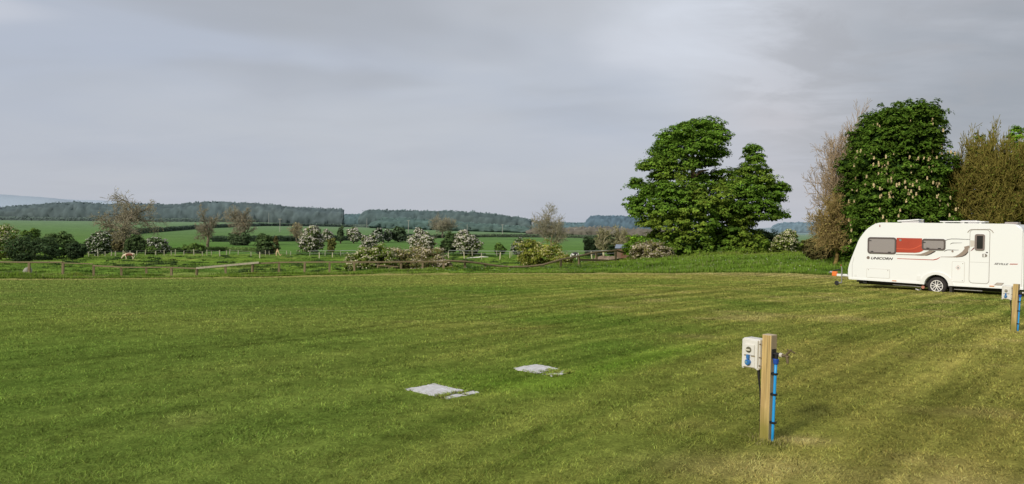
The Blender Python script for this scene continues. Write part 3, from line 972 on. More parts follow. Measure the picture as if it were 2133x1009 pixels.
# ------------------------------------------------------------------ caravan
def build_caravan():
    ux = np.array([.697, -.717]); ux /= np.linalg.norm(ux)
    W = np.array([15.276, 27.5, -.526])
    t = thing('caravan', 'white touring caravan with a red panel between its windows parked on the grass', 'caravan', W, math.atan2(ux[1], ux[0]))
    t.rotation_euler = (0, math.radians(-.35), math.atan2(ux[1], ux[0]))
    WID = 2.2
    prof = [(-3.13, .335), (-3.165, .46), (-3.15, .70), (-3.11, .90), (-3.04, 1.12), (-2.89, 1.53), (-2.78, 1.83), (-2.70, 1.98), (-2.61, 2.11), (-2.51, 2.24), (-2.40, 2.345), (-2.29, 2.43), (-2.17, 2.49), (-2.06, 2.525), (-1.92, 2.54),
            (-.04, 2.53), (2.2, 2.51), (2.36, 2.495), (2.47, 2.465), (2.56, 2.40), (2.61, 2.30), (2.64, 2.15), (2.66, .64), (2.66, .305)]
    arch = [(.40 * math.cos(a) + .0, .27 + .40 * math.sin(a)) for a in np.linspace(math.radians(5), math.radians(175), 16)]
    pts = prof + [(.42, .30)] + arch + [(-.42, .305), (-1.8, .32)]
    bm = bmesh.new()
    a = [bm.verts.new((p[0], 0, p[1])) for p in pts]; b = [bm.verts.new((p[0], WID, p[1])) for p in pts]
    f0 = bm.faces.new(a); f1 = bm.faces.new(b[::-1]); n = len(pts)
    for k in range(n): bm.faces.new((a[k], b[k], b[(k + 1) % n], a[(k + 1) % n]))
    rim = [e for f in (f0, f1) for e in f.edges if max(v.co.z for v in e.verts) > 1.0 or (min(v.co.x for v in e.verts) < -3.05)]
    bmesh.ops.bevel(bm, geom=rim, offset=.045, segments=3, affect='EDGES', profile=.5)
    bm_obj('body', bm, WHITE, t)
    # skirt rail, sill strip
    bm = bmesh.new()
    prism(bm, [(-3.10, .335), (-3.11, .40), (-.47, .375), (-.455, .305)], -.014, .02)
    prism(bm, [(.455, .30), (.47, .365), (2.655, .37), (2.655, .305)], -.014, .02)
    bm_obj('side_skirt', bm, WHITE, t)
    bm = bmesh.new()
    o = [(.56 * math.cos(x), .27 + .50 * math.sin(x)) for x in np.linspace(math.radians(4), math.radians(176), 24)]
    i = [(.405 * math.cos(x), .27 + .405 * math.sin(x)) for x in np.linspace(math.radians(4), math.radians(176), 24)]
    for k in range(23):
        prism(bm, [o[k], o[k + 1], i[k + 1], i[k]], -.035, .02)
    bmesh.ops.remove_doubles(bm, verts=bm.verts[:], dist=.0005)
    bm_obj('wheel_arch', bm, WHITE2, t)
    # underbody
    bm = bmesh.new()
    box(bm, -2.9, .22, .24, 2.5, WID - .22, .34); box(bm, -.45, .32, .2, .45, WID - .32, .66)
    box(bm, -2.9, .45, .16, 2.3, .55, .24); box(bm, -2.9, 1.65, .16, 2.3, 1.75, .24)
    tube(bm, [(0, .1, .24), (0, 2.1, .24)], .04)
    box(bm, .42, .02, .03, .50, .25, .28)
    bm_obj('chassis', bm, UNDER, t)
    bm = bmesh.new()
    tube(bm, [(-1.55, .2, .21), (-.95, .2, .20), (-.50, .2, .19)], .02); tube(bm, [(-.75, .18, .10), (-.62, .18, .06), (-.56, .18, .12)], .025)
    tube(bm, [(.52, .22, .17), (1.4, .22, .17)], .018)
    bm_split('corner_steady', bm, STEEL, t)
    bm = bmesh.new(); lathe = lathe_y(bm, [(.0, 0), (.055, 0), (.055, .05)], 16, .05, -.46, .19); bm_obj('motor_mover', bm, principled('mover_cap', S(186, 120, 100), .5), t)
    bm = bmesh.new(); box(bm, -2.62, .12, .20, -2.48, .26, .30, .01); bm_obj('step_bracket', bm, BLACK, t)
    # wheels
    for side, y in ((0, .02), (1, WID - .22)):
        w = bpy.data.objects.new('wheel', None); COL.objects.link(w); w.parent = t; w.location = (0, y, .265)
        bm = bmesh.new()
        lathe_y(bm, [(.205, .19), (.25, .20), (.30, .19), (.318, .16), (.322, .10), (.318, .04), (.30, .012), (.25, 0), (.205, .012), (.20, .05)], 44)
        bm_obj('tyre', bm, RUBBER, w, True)
        bm = bmesh.new()
        lathe_y(bm, [(.20, .06), (.212, .012), (.207, .002), (.185, .004), (.178, .03)], 44)
        for k in range(5):
            for dd in (-.20, .20):
                an = k * 2 * math.pi / 5 + math.pi / 2
                d = Vector((math.cos(an), 0, math.sin(an))); s_ = Vector((-math.sin(an), 0, math.cos(an)))
                p0 = d * .035 + s_ * dd * .12; p1 = d * .188 + s_ * dd * .24
                q = s_ * .013
                vs = [bm.verts.new(p) for p in (p0 - q + Vector((0, .012, 0)), p0 + q + Vector((0, .012, 0)), p1 + q + Vector((0, .006, 0)), p1 - q + Vector((0, .006, 0)))]
                vb = [bm.verts.new(v.co + Vector((0, .03, 0))) for v in vs]
                bm.faces.new(vs); bm.faces.new(vb[::-1])
                for j in range(4): bm.faces.new((vs[j], vb[j], vb[(j + 1) % 4], vs[(j + 1) % 4]))
        lathe_y(bm, [(.0, .0), (.03, .0), (.045, .012), (.045, .05)], 20)
        bm_obj('rim', bm, ALLOY, w)
        bm = bmesh.new(); lathe_y(bm, [(.0, .075), (.19, .07)], 24); bm_obj('brake_drum', bm, BLACK, w)

    def panel(name, pts_, y0, y1, mat, parent=t):
        b_ = bmesh.new(); prism(b_, pts_, y0, y1); return bm_obj(name, b_, mat, parent)

    # windows
    def window(u0, z0, u1, z1, r_, vents):
        w = bpy.data.objects.new('window', None); COL.objects.link(w); w.parent = t; w.location = (0, 0, 0)
        bm = bmesh.new(); frame(bm, rr(u0, z0, u1, z1, r_), rr(u0 + .055, z0 + .055, u1 - .055, z1 - .065, r_ * .6), -.03, .0)
        bm_obj('window_frame', bm, FRAME, w)
        panel('pane', rr(u0 + .053, z0 + .053, u1 - .053, z1 - .063, r_ * .6), -.024, -.004, PANE, w)
        bm = bmesh.new()
        for (a0, b0) in vents: box(bm, a0 - .05, -.034, b0 - .014, a0 + .05, -.022, b0 + .014)
        bm_split('catch', bm, BLACK, w)
        return w
    window(-2.42, 1.36, -1.385, 1.985, .10, [(-2.25, 1.44), (-1.62, 1.43), (-2.33, 1.85)])
    window(-.505, 1.55, .275, 1.96, .09, [(-.3, 1.62), (.08, 1.62), (-.43, 1.82)])
    red_pts = [(-1.383, 1.975), (-.507, 1.968), (-.507, 1.60), (-.44, 1.545), (-.50, 1.50), (-.60, 1.455), (-.74, 1.436), (-1.383, 1.43)]
    panel('red_panel', red_pts, -.010, .0, RED)
    b_ = bmesh.new()
    band(b_, [(-1.383, 1.585), (-.95, 1.572), (-.82, 1.59), (-.70, 1.64), (-.60, 1.70), (-.51, 1.75)], [(-1.383, 1.565), (-.95, 1.552), (-.82, 1.565), (-.70, 1.612), (-.60, 1.67), (-.51, 1.715)], -.013, -.008)
    bm_obj('red_panel_line', b_, REDLINE, t)
    b_ = bmesh.new(); lathe_y(b_, [(0, 0), (.04, 0), (.045, .008)], 16, -.018, -1.25, 1.89); bm_obj('badge', b_, STEEL, t)
    # swooshes
    b_ = bmesh.new()
    band(b_, [(-1.40, 1.368), (-.75, 1.378), (-.55, 1.40), (-.40, 1.46), (-.25, 1.535), (-.05, 1.525)], [(-1.40, 1.345), (-.75, 1.342), (-.50, 1.333), (-.33, 1.352), (-.22, 1.405), (-.06, 1.51)], -.005, .0)
    band(b_, [(.12, 1.325), (.50, 1.34), (.60, 1.365), (.70, 1.43), (.80, 1.52), (.88, 1.63), (.86, 1.70), (1.0, 1.745), (1.03, 1.74)],
         [(.12, 1.31), (.60, 1.315), (.72, 1.325), (.82, 1.355), (.92, 1.43), (.99, 1.52), (1.0, 1.57), (1.015, 1.66), (1.03, 1.66)], -.005, .0)
    bm_split('taupe_graphic', b_, TAUPE, t)
    b_ = bmesh.new()
    band(b_, [(-.33, 1.372), (-.22, 1.43), (-.10, 1.515), (-.05, 1.525)], [(-.40, 1.34), (-.33, 1.346), (-.20, 1.40), (-.05, 1.50)], -.008, -.003)
    band(b_, [(.70, 1.335), (.82, 1.375), (.92, 1.45), (.99, 1.54)], [(.62, 1.312), (.82, 1.346), (.93, 1.41), (1.005, 1.52)], -.008, -.003)
    band(b_, [(.416, 1.775), (.45, 1.815), (.50, 1.832), (.80, 1.838)], [(.416, 1.768), (.46, 1.80), (.51, 1.815), (.80, 1.83)], -.006, .0)
    band(b_, [(.231, 1.52), (.28, 1.565), (.35, 1.585), (.69, 1.583)], [(.231, 1.508), (.29, 1.545), (.36, 1.562), (.69, 1.573)], -.006, .0)
    band(b_, [(.25, 1.90), (.32, 1.945), (.45, 1.975), (.62, 1.978), (1.04, 1.962)], [(.25, 1.885), (.33, 1.93), (.45, 1.958), (.62, 1.96), (1.04, 1.95)], -.006, .0)
    bm_split('dark_graphic', b_, DARKG, t)
    b_ = bmesh.new()
    band(b_, [(-1.35, 1.213), (-.13, 1.212), (.0, 1.25), (.116, 1.318)], [(-1.35, 1.192), (-.10, 1.188), (.02, 1.225), (.10, 1.29)], -.005, .0)
    prism(b_, [(2.24, 1.135), (2.27, 1.165), (2.50, 1.168), (2.46, 1.142)], -.005, .0)
    bm_split('red_line', b_, RED, t)
    # lettering
    for txt, u, z, sz, xs, wid in (('UNICORN', -2.31, 1.145, .125, 1.0, .80), ('SEVILLE', 1.79, 1.115, .085, 1.0, .42)):
        me = text_mesh(txt, sz, .35, 1, .002, .0035 if sz > .1 else .0008)
        w_ = max(v.co.x for v in me.vertices) - min(v.co.x for v in me.vertices)
        for v in me.vertices: v.co.x *= wid / w_
        o = link('lettering', me, DARKG, t); o.location = (u, -.006, z)
    b_ = bmesh.new(); lathe_y(b_, [(0, 0), (.055, 0), (.06, .006)], 24, -.007, -2.395, 1.20); bm_obj('emblem', b_, TAUPE, t)
    b_ = bmesh.new(); lathe_y(b_, [(.03, 0), (.04, 0)], 20, -.0085, -2.395, 1.20)
    for dz in (-.012, .012): prism(b_, [(-2.42, 1.20 + dz - .004), (-2.37, 1.20 + dz - .004), (-2.37, 1.20 + dz + .004), (-2.42, 1.20 + dz + .004)], -.010, -.007)
    bm_obj('emblem_ring', b_, DARKG, t)
    # door
    d = bpy.data.objects.new('door', None); COL.objects.link(d); d.parent = t
    panel('door_seal', rr(1.032, .435, 1.655, 2.30, .11), -.004, .0, SEAM, d)
    panel('door_panel', rr(1.048, .452, 1.640, 2.284, .10), -.014, .0, WHITE, d)
    bm = bmesh.new(); frame(bm, rr(1.198, 1.585, 1.505, 2.15, .07), rr(1.262, 1.64, 1.452, 2.09, .02), -.05, -.012); bm_obj('door_window_frame', bm, principled('door_window_surround', S(128, 114, 108), .3), d)
    panel('door_pane', rr(1.255, 1.635, 1.458, 2.095, .02), -.035, -.013, GLASSY, d)
    panel('handle', [(1.44, 1.36), (1.44, 1.47), (1.53, 1.475), (1.58, 1.44), (1.585, 1.40), (1.55, 1.365)], -.03, -.014, principled('door_handle', S(130, 122, 114), .4), d)
    panel('handle_grip', [(1.475, 1.37), (1.475, 1.46), (1.52, 1.46), (1.52, 1.37)], -.034, -.028, WHITE2, d)
    panel('door_lock', rr(1.545, 1.50, 1.60, 1.54, .015), -.024, -.014, DARKG, d)
    b_ = bmesh.new(); prism(b_, [(1.055, 1.175), (1.635, 1.172), (1.635, 1.166), (1.055, 1.169)], -.0155, -.0135)
    bm_obj('door_crease', b_, SEAM, d)
    b_ = bmesh.new()
    band(b_, [(1.07, 1.56), (1.12, 1.62), (1.18, 1.70)], [(1.05, 1.545), (1.12, 1.58), (1.18, 1.64)], -.018, -.013)
    bm_split('red_line', b_, principled('deep_red', S(120, 34, 26), .3), d)
    panel('taupe_graphic', [(1.06, 1.70), (1.055, 1.93), (1.185, 1.925), (1.19, 1.715)], -.016, -.013, principled('pale_taupe', S(206, 196, 184), .35), d)
    b_ = bmesh.new()
    band(b_, [(.955, 2.205), (1.0, 2.28), (1.07, 2.325), (1.65, 2.335), (1.72, 2.28), (1.76, 2.205)], [(.975, 2.20), (1.02, 2.262), (1.08, 2.305), (1.64, 2.315), (1.70, 2.262), (1.74, 2.20)], -.02, .0)
    bm_obj('drip_rail', b_, principled('rail_grey', S(176, 168, 158), .4), t)
    # hatches
    for nm, (u0, z0, u1, z1) in (('gas_hatch', (.49, .445, .895, 1.175)), ('front_hatch', (-2.445, .44, -1.60, .79))):
        h = bpy.data.objects.new(nm, None); COL.objects.link(h); h.parent = t
        panel('hatch_seal', rr(u0, z0, u1, z1, .035), -.003, .0, principled('soft_seam', S(196, 190, 180), .6), h)
        panel('hatch_door', rr(u0 + .011, z0 + .011, u1 - .011, z1 - .011, .028), -.009, .0, WHITE, h)
        for (a0, b0) in (((u1 - .06, z1 - .07), (u1 - .06, z0 + .06)) if nm == 'gas_hatch' else ((u0 + .07, z1 - .05), (u1 - .07, z1 - .05))):
            b_ = bmesh.new(); lathe_y(b_, [(0, 0), (.014, 0), (.016, .008)], 12, -.016, a0, b0); bm_obj('hatch_lock', b_, SEAM, h)
        if nm == 'gas_hatch':
            b_ = bmesh.new(); c = (.69, .955)
            frame(b_, [(c[0] - .075, c[1]), (c[0], c[1] + .085), (c[0] + .075, c[1]), (c[0], c[1] - .085)], [(c[0] - .064, c[1]), (c[0], c[1] + .073), (c[0] + .064, c[1]), (c[0], c[1] - .073)], -.012, -.008)
            bm_obj('hazard_diamond', b_, principled('label_red', S(196, 130, 116), .5), h)
            b_ = bmesh.new()
            prism(b_, [(c[0] - .018, c[1] - .03), (c[0] - .018, c[1] + .012), (c[0], c[1] + .035), (c[0] + .018, c[1] + .012), (c[0] + .018, c[1] - .03)], -.012, -.008)
            bm_obj('hazard_flame', b_, DARKG, h)
    b_ = bmesh.new(); lathe_y(b_, [(0, 0), (.03, 0), (.035, .01)], 16, -.02, .50, 1.525); bm_obj('water_filler', b_, TAUPE, t)
    panel('socket_cover', rr(-.66, .43, -.53, .60, .02), -.018, .0, WHITE2, t)
    panel('reflector', rr(-2.90, .46, -2.80, .54, .01), -.01, .0, WHITE2, t)
    for u in (-1.43, 1.745): panel('marker_light', rr(u - .075, .355, u + .075, .385, .008), -.026, -.012, AMBER, t)
    panel('marker_light', rr(-2.005, 2.375, -1.975, 2.455, .008), -.014, .0, REDLENS, t)
    b_ = bmesh.new(); frame(b_, [(1.80, .41), (1.89, .50), (2.10, .50), (2.03, .41)], [(1.835, .423), (1.90, .487), (2.07, .487), (2.015, .423)], -.010, .0)
    bm_obj('vent_trim', b_, principled('vent_grey', S(142, 132, 124), .4), t)
    panel('vent_panel', [(1.835, .423), (1.90, .487), (2.07, .487), (2.015, .423)], -.006, .0, principled('vent_taupe', S(190, 178, 166), .4), t)
    b_ = bmesh.new(); prism(b_, [(2.60, .40), (2.60, 2.28), (2.607, 2.28), (2.607, .40)], -.003, .0); prism(b_, [(-2.985, .42), (-2.995, .9), (-2.93, 1.2), (-2.923, 1.2), (-2.987, .9), (-2.977, .42)], -.003, .0)
    bm_split('corner_seam', b_, SEAM, t)
    b_ = bmesh.new(); tube(b_, [(-3.03, .10, 1.12), (-3.06, .10, 1.2), (-3.0, .10, 1.36), (-2.955, .10, 1.38)], .018); bm_obj('grab_handle', b_, BLACK, t)
    # roof furniture
    b_ = bmesh.new(); box(b_, -1.35, .35, 2.53, -.75, .95, 2.60, .02); bm_obj('roof_light', b_, ROOFGREY, t)
    M2 = Matrix.Translation((-1.10, .6, 2.625)) @ Matrix.Rotation(math.radians(-4), 4, 'Y')
    b_ = bmesh.new(); box(b_, -.38, -.3, -.02, .36, .3, .025, .015, M2); bm_obj('roof_light_lid', b_, WHITE2, t)
    b_ = bmesh.new(); box(b_, -.0, .20, 2.565, 1.42, .75, 2.60, .012); box(b_, .1, .25, 2.52, .16, .7, 2.57); box(b_, 1.25, .25, 2.51, 1.31, .7, 2.57); box(b_, .72, .25, 2.52, .78, .7, 2.57)
    bm_obj('roof_panel', b_, WHITE2, t)
    b_ = bmesh.new(); box(b_, .45, .95, 2.52, 1.0, 1.45, 2.64, .05); bm_obj('roof_light', b_, ROOFGREY, t)
    b_ = bmesh.new(); box(b_, 1.95, .5, 2.50, 2.35, .9, 2.575, .03); bm_obj('roof_vent', b_, principled('vent_dome', S(150, 140, 136), .4), t)
    # hitch: frame, coupling, jockey wheel
    b_ = bmesh.new()
    tube(b_, [(-3.0, .55, .40), (-3.75, 1.06, .41)], .035, 8); tube(b_, [(-3.0, 1.65, .40), (-3.75, 1.14, .41)], .035, 8)
    box(b_, -4.02, 1.03, .375, -3.6, 1.17, .47, .015)
    bm_obj('tow_frame', b_, WHITE2, t)
    b_ = bmesh.new(); box(b_, -4.22, 1.03, .37, -4.02, 1.17, .56, .03); bm_obj('coupling_cover', b_, ORANGE, t)
    b_ = bmesh.new(); tube(b_, [(-4.36, 1.1, .49), (-4.28, 1.1, .52), (-4.21, 1.1, .52)], [.03, .055, .05], 10); bm_obj('coupling', b_, STEEL, t)
    b_ = bmesh.new(); tube(b_, [(-4.20, 1.1, .575), (-4.08, 1.1, .61), (-3.94, 1.1, .64)], .022, 8); bm_obj('coupling_handle', b_, BLACK, t)
    b_ = bmesh.new(); tube(b_, [(-3.80, 1.0, .12), (-3.80, 1.0, .72)], .024, 10); tube(b_, [(-3.80, 1.0, .70), (-3.84, 1.0, .80)], .012, 6); tube(b_, [(-3.80, 1.0, .12), (-3.96, 1.0, .09)], .03, 8)
    bm_obj('jockey_stem', b_, STEEL, t)
    b_ = bmesh.new(); lathe_y(b_, [(0, -.03), (.075, -.03), (.095, -.02), (.095, .02), (.075, .03), (0, .03)], 20, 1.0, -3.99, .095); bm_obj('jockey_wheel', b_, BLACK, t)
    b_ = bmesh.new(); box(b_, -3.86, .985, .79, -3.82, 1.015, .85, .008); bm_obj('brake_button', b_, REDLENS, t)
    return t


# ------------------------------------------------------------------ hook-up post
def wood_mat(name, light, dark, green=None):
    m, nt, out = new_mat(name)
    b = nt.nodes.new('ShaderNodeBsdfPrincipled'); nt.links.new(b.outputs[0], out.inputs[0]); b.inputs['Roughness'].default_value = .8
    tc = nt.nodes.new('ShaderNodeTexCoord'); mp = nt.nodes.new('ShaderNodeMapping'); mp.inputs['Scale'].default_value = (38, 38, 2.2)
    nt.links.new(tc.outputs['Object'], mp.inputs[0])
    n = nt.nodes.new('ShaderNodeTexNoise'); n.inputs['Scale'].default_value = 1.0; n.inputs['Detail'].default_value = 8; n.inputs['Distortion'].default_value = .6
    nt.links.new(mp.outputs[0], n.inputs['Vector'])
    r = nt.nodes.new('ShaderNodeValToRGB'); r.color_ramp.elements[0].position = .3; r.color_ramp.elements[1].position = .62
    r.color_ramp.elements[0].color = (*dark, 1); r.color_ramp.elements[1].color = (*light, 1)
    nt.links.new(n.outputs['Fac'], r.inputs[0])
    col = r.outputs[0]
    if green is not None:
        sp = nt.nodes.new('ShaderNodeSeparateXYZ'); nt.links.new(tc.outputs['Object'], sp.inputs[0])
        n2 = nt.nodes.new('ShaderNodeTexNoise'); n2.inputs['Scale'].default_value = 12; nt.links.new(tc.outputs['Object'], n2.inputs['Vector'])
        ad = nt.nodes.new('ShaderNodeMath'); ad.operation = 'MULTIPLY_ADD'; ad.inputs[1].default_value = .14
        nt.links.new(n2.outputs['Fac'], ad.inputs[0]); nt.links.new(sp.outputs['Z'], ad.inputs[2])
        mr = nt.nodes.new('ShaderNodeMapRange'); mr.inputs[1].default_value = .36; mr.inputs[2].default_value = .14; mr.inputs[3].default_value = 0; mr.inputs[4].default_value = .75
        nt.links.new(ad.outputs[0], mr.inputs[0])
        mx = nt.nodes.new('ShaderNodeMix'); mx.data_type = 'RGBA'
        nt.links.new(mr.outputs[0], mx.inputs['Factor']); nt.links.new(col, mx.inputs['A']); mx.inputs['B'].default_value = (*green, 1)
        col = mx.outputs['Result']
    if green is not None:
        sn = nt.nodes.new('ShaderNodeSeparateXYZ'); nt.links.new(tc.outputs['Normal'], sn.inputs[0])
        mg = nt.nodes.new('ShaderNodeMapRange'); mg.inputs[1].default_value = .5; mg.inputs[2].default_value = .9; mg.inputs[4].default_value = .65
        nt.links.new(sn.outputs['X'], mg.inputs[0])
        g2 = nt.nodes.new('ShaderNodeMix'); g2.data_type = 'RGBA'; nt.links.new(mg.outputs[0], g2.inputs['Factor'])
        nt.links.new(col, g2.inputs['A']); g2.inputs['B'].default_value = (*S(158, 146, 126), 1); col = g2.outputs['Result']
        n4 = nt.nodes.new('ShaderNodeTexNoise'); n4.inputs['Scale'].default_value = 1.0; n4.inputs['Detail'].default_value = 3
        m4_ = nt.nodes.new('ShaderNodeMapping'); m4_.inputs['Scale'].default_value = (70, 70, 1.2); nt.links.new(tc.outputs['Object'], m4_.inputs[0]); nt.links.new(m4_.outputs[0], n4.inputs['Vector'])
        r4 = nt.nodes.new('ShaderNodeMapRange'); r4.inputs[1].default_value = .66; r4.inputs[2].default_value = .72; r4.inputs[3].default_value = 1.0; r4.inputs[4].default_value = .35; nt.links.new(n4.outputs['Fac'], r4.inputs[0])
        v4 = nt.nodes.new('ShaderNodeVectorMath'); v4.operation = 'SCALE'; nt.links.new(col, v4.inputs[0]); nt.links.new(r4.outputs[0], v4.inputs['Scale']); col = v4.outputs[0]
    nt.links.new(col, b.inputs['Base Color'])
    bp = nt.nodes.new('ShaderNodeBump'); bp.inputs['Strength'].default_value = .35; bp.inputs['Distance'].default_value = .004
    nt.links.new(n.outputs['Fac'], bp.inputs['Height']); nt.links.new(bp.outputs[0], b.inputs['Normal'])
    return m


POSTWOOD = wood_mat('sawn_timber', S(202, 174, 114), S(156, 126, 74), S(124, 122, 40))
FENCEWOOD = wood_mat('weathered_timber', S(144, 126, 92), S(94, 82, 58))
PALEWOOD = wood_mat('pale_timber', S(190, 180, 156), S(140, 130, 108))
BOXPLASTIC = principled('socket_box_plastic', S(226, 222, 212), .35, noise=.12, nscale=6)
DIAL = principled('dial_grey', S(96, 92, 70), .4)
BLUE = principled('blue_cap', S(52, 112, 172), .4)
BLUEPIPE = principled('blue_pipe', S(40, 154, 220), .4)
BLUENUT = principled('blue_fitting', S(28, 74, 160), .4)
BRASS = principled('dull_brass', S(128, 112, 86), .45, metal=.5, noise=.3, nscale=40)


def build_post():
    """local axes: post faces -y (the lit face) and +x (the pipe face); origin on the ground under the post"""
    t = thing('hookup_post', 'nearer timber post with white socket box and blue pipe, alone in the grass', 'hook-up post', (0, 0, 0), 0, 'hook-up posts')
    s = .040; H = .83
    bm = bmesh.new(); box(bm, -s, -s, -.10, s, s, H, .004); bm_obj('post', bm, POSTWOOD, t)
    bm = bmesh.new(); box(bm, -s + .001, -s + .001, H - .001, s - .001, s - .001, H + .0025); bm_obj('end_grain', bm, principled('end_grain', S(206, 186, 156), .8, noise=.2, nscale=60), t)
    # socket box on the -x side
    x1 = -s - .004; x0 = x1 - .152; y0 = -s - .045; y1 = y0 + .125; z0 = .555; z1 = z0 + .235
    b = bpy.data.objects.new('socket_box', None); COL.objects.link(b); b.parent = t
    bm = bmesh.new(); box(bm, x0, y0 + .022, z0, x1, y1, z1, .010)
    bm_obj('box_back', bm, BOXPLASTIC, b)
    bm = bmesh.new(); box(bm, x0 + .006, y0, z0 + .005, x1 - .006, y0 + .024, z1 - .006, .006)
    for (xa, za) in ((x0 + .002, z0 - .004), (x1 - .022, z0 - .004)): box(bm, xa, y0 + .01, za, xa + .02, y0 + .03, za + .018, .003)
    bm_obj('box_cover', bm, BOXPLASTIC, b)
    xc = (x0 + x1) / 2 + .004
    bm = bmesh.new(); box(bm, xc - .043, y0 - .012, z0 + .108, xc + .043, y0 + .001, z0 + .192, .004); bm_obj('switch_plate', bm, BOXPLASTIC, b)
    bm = bmesh.new(); box(bm, xc - .047, y0 - .007, z0 + .014, xc + .045, y0 + .001, z0 + .106, .003); bm_obj('socket_plate', bm, BOXPLASTIC, b)
    bm = bmesh.new()
    for (a0, a1, c0, c1) in ((xc - .048, xc - .020, z0 + .098, z0 + .106), (xc + .016, xc + .046, z0 + .098, z0 + .106), (xc - .05, xc + .046, z0 + .010, z0 + .014)): box(bm, a0, y0 - .009, c0, a1, y0 + .0005, c1)
    bm_split('gasket', bm, principled('old_gasket', S(156, 142, 110), .6), b)
    bm = bmesh.new(); r_ = lathe_y(bm, [(0, -.006), (.020, -.006), (.024, 0), (.024, .006)], 24, y0 - .016, xc - .004, z0 + .150); bm_obj('dial', bm, DIAL, b)
    bm = bmesh.new(); box(bm, xc - .025, y0 - .034, z0 + .144, xc + .017, y0 - .020, z0 + .156, .002); bm_obj('dial_grip', bm, principled('dial_grip', S(206, 200, 180), .4), b)
    bm = bmesh.new(); lathe_y(bm, [(0, -.01), (.019, -.01), (.0235, -.004), (.0235, .02)], 28, y0 - .022, xc - .006, z0 + .052)
    box(bm, xc - .016, y0 - .030, z0 + .078, xc + .006, y0 - .006, z0 + .112, .004)
    bm_obj('socket_cap', bm, BLUE, b)
    bm = bmesh.new(); box(bm, xc - .022, y0 - .034, z0 + .046, xc - .002, y0 - .0315, z0 + .062, .0); bm_obj('cap_label', bm, principled('cap_label', S(112, 150, 160), .5), b)
    bm = bmesh.new()
    for zz in (z0 + .03, z0 + .095, z0 + .2):
        lathe_y(bm, [(0, 0), (.005, 0), (.005, .008)], 10, y0 + .02, x1 + .001, zz)
    bm_split('fixing_screw', bm, BRASS, b)
    # cable under the box
    bm = bmesh.new(); tube(bm, [(x1 - .022, y0 + .05, z0 + .002), (x1 - .022, y0 + .05, z0 - .03), (x1 - .016, y0 + .05, z0 - .09), (x1 - .008, y0 + .055, z0 - .17), (x1 - .004, y0 + .06, z0 - .3), (x1 - .004, y0 + .065, -.02)], [.013, .012, .008, .006, .005, .005], 8)
    bm_obj('cable', bm, BLACK, t)
    # pipe on the +x face
    xp = s + .022; yp = -.012
    bm = bmesh.new(); tube(bm, [(xp + .006, yp, .655), (xp + .004, yp, .5), (xp, yp, .3), (xp - .003, yp, .12), (xp - .004, yp, -.05)], .0112, 14); bm_obj('pipe', bm, BLUEPIPE, t, True)
    bm = bmesh.new(); tube(bm, [(xp + .006, yp, .612), (xp + .006, yp, .618), (xp + .006, yp, .650), (xp + .006, yp, .654)], [.017, .020, .022, .020], 12); bm_obj('pipe_nut', bm, BLUENUT, t)
    for z in (.535, .375, .155):
        bm = bmesh.new(); box(bm, s + .0005, yp - .017, z - .008, s + .04, yp + .017, z + .008, .002); box(bm, s + .0005, yp - .022, z - .006, s + .006, yp + .022, z + .010, .001)
        bm_obj('pipe_clip', bm, BLACK, t)
    tp = bpy.data.objects.new('tap', None); COL.objects.link(tp); tp.parent = t
    bm = bmesh.new(); box(bm, s + .0005, -.03, .655, s + .008, .02, .725, .002); tube(bm, [(s + .004, -.008, .690), (s + .062, -.008, .688)], .014, 10); tube(bm, [(xp + .008, yp, .65), (xp + .010, yp, .688)], .014, 10)
    bm_obj('wall_elbow', bm, BLACK, tp)
    bm = bmesh.new(); tube(bm, [(s + .058, -.008, .688), (s + .080, -.008, .687)], .017, 8); bm_obj('collar', bm, principled('tap_collar', S(206, 198, 184), .4), tp)
    bm = bmesh.new(); tube(bm, [(s + .078, -.008, .687), (s + .135, -.008, .684)], [.012, .010], 8); tube(bm, [(s + .105, -.008, .686), (s + .140, -.008, .725), (s + .155, -.008, .74)], [.011, .009, .006], 8)
    tube(bm, [(s + .118, -.008, .685), (s + .124, -.008, .648), (s + .126, -.008, .632)], [.012, .010, .009], 8); tube(bm, [(s + .13, -.03, .742), (s + .172, .015, .716)], .005, 6)
    bm_obj('tap_body', bm, BRASS, tp)
    return t


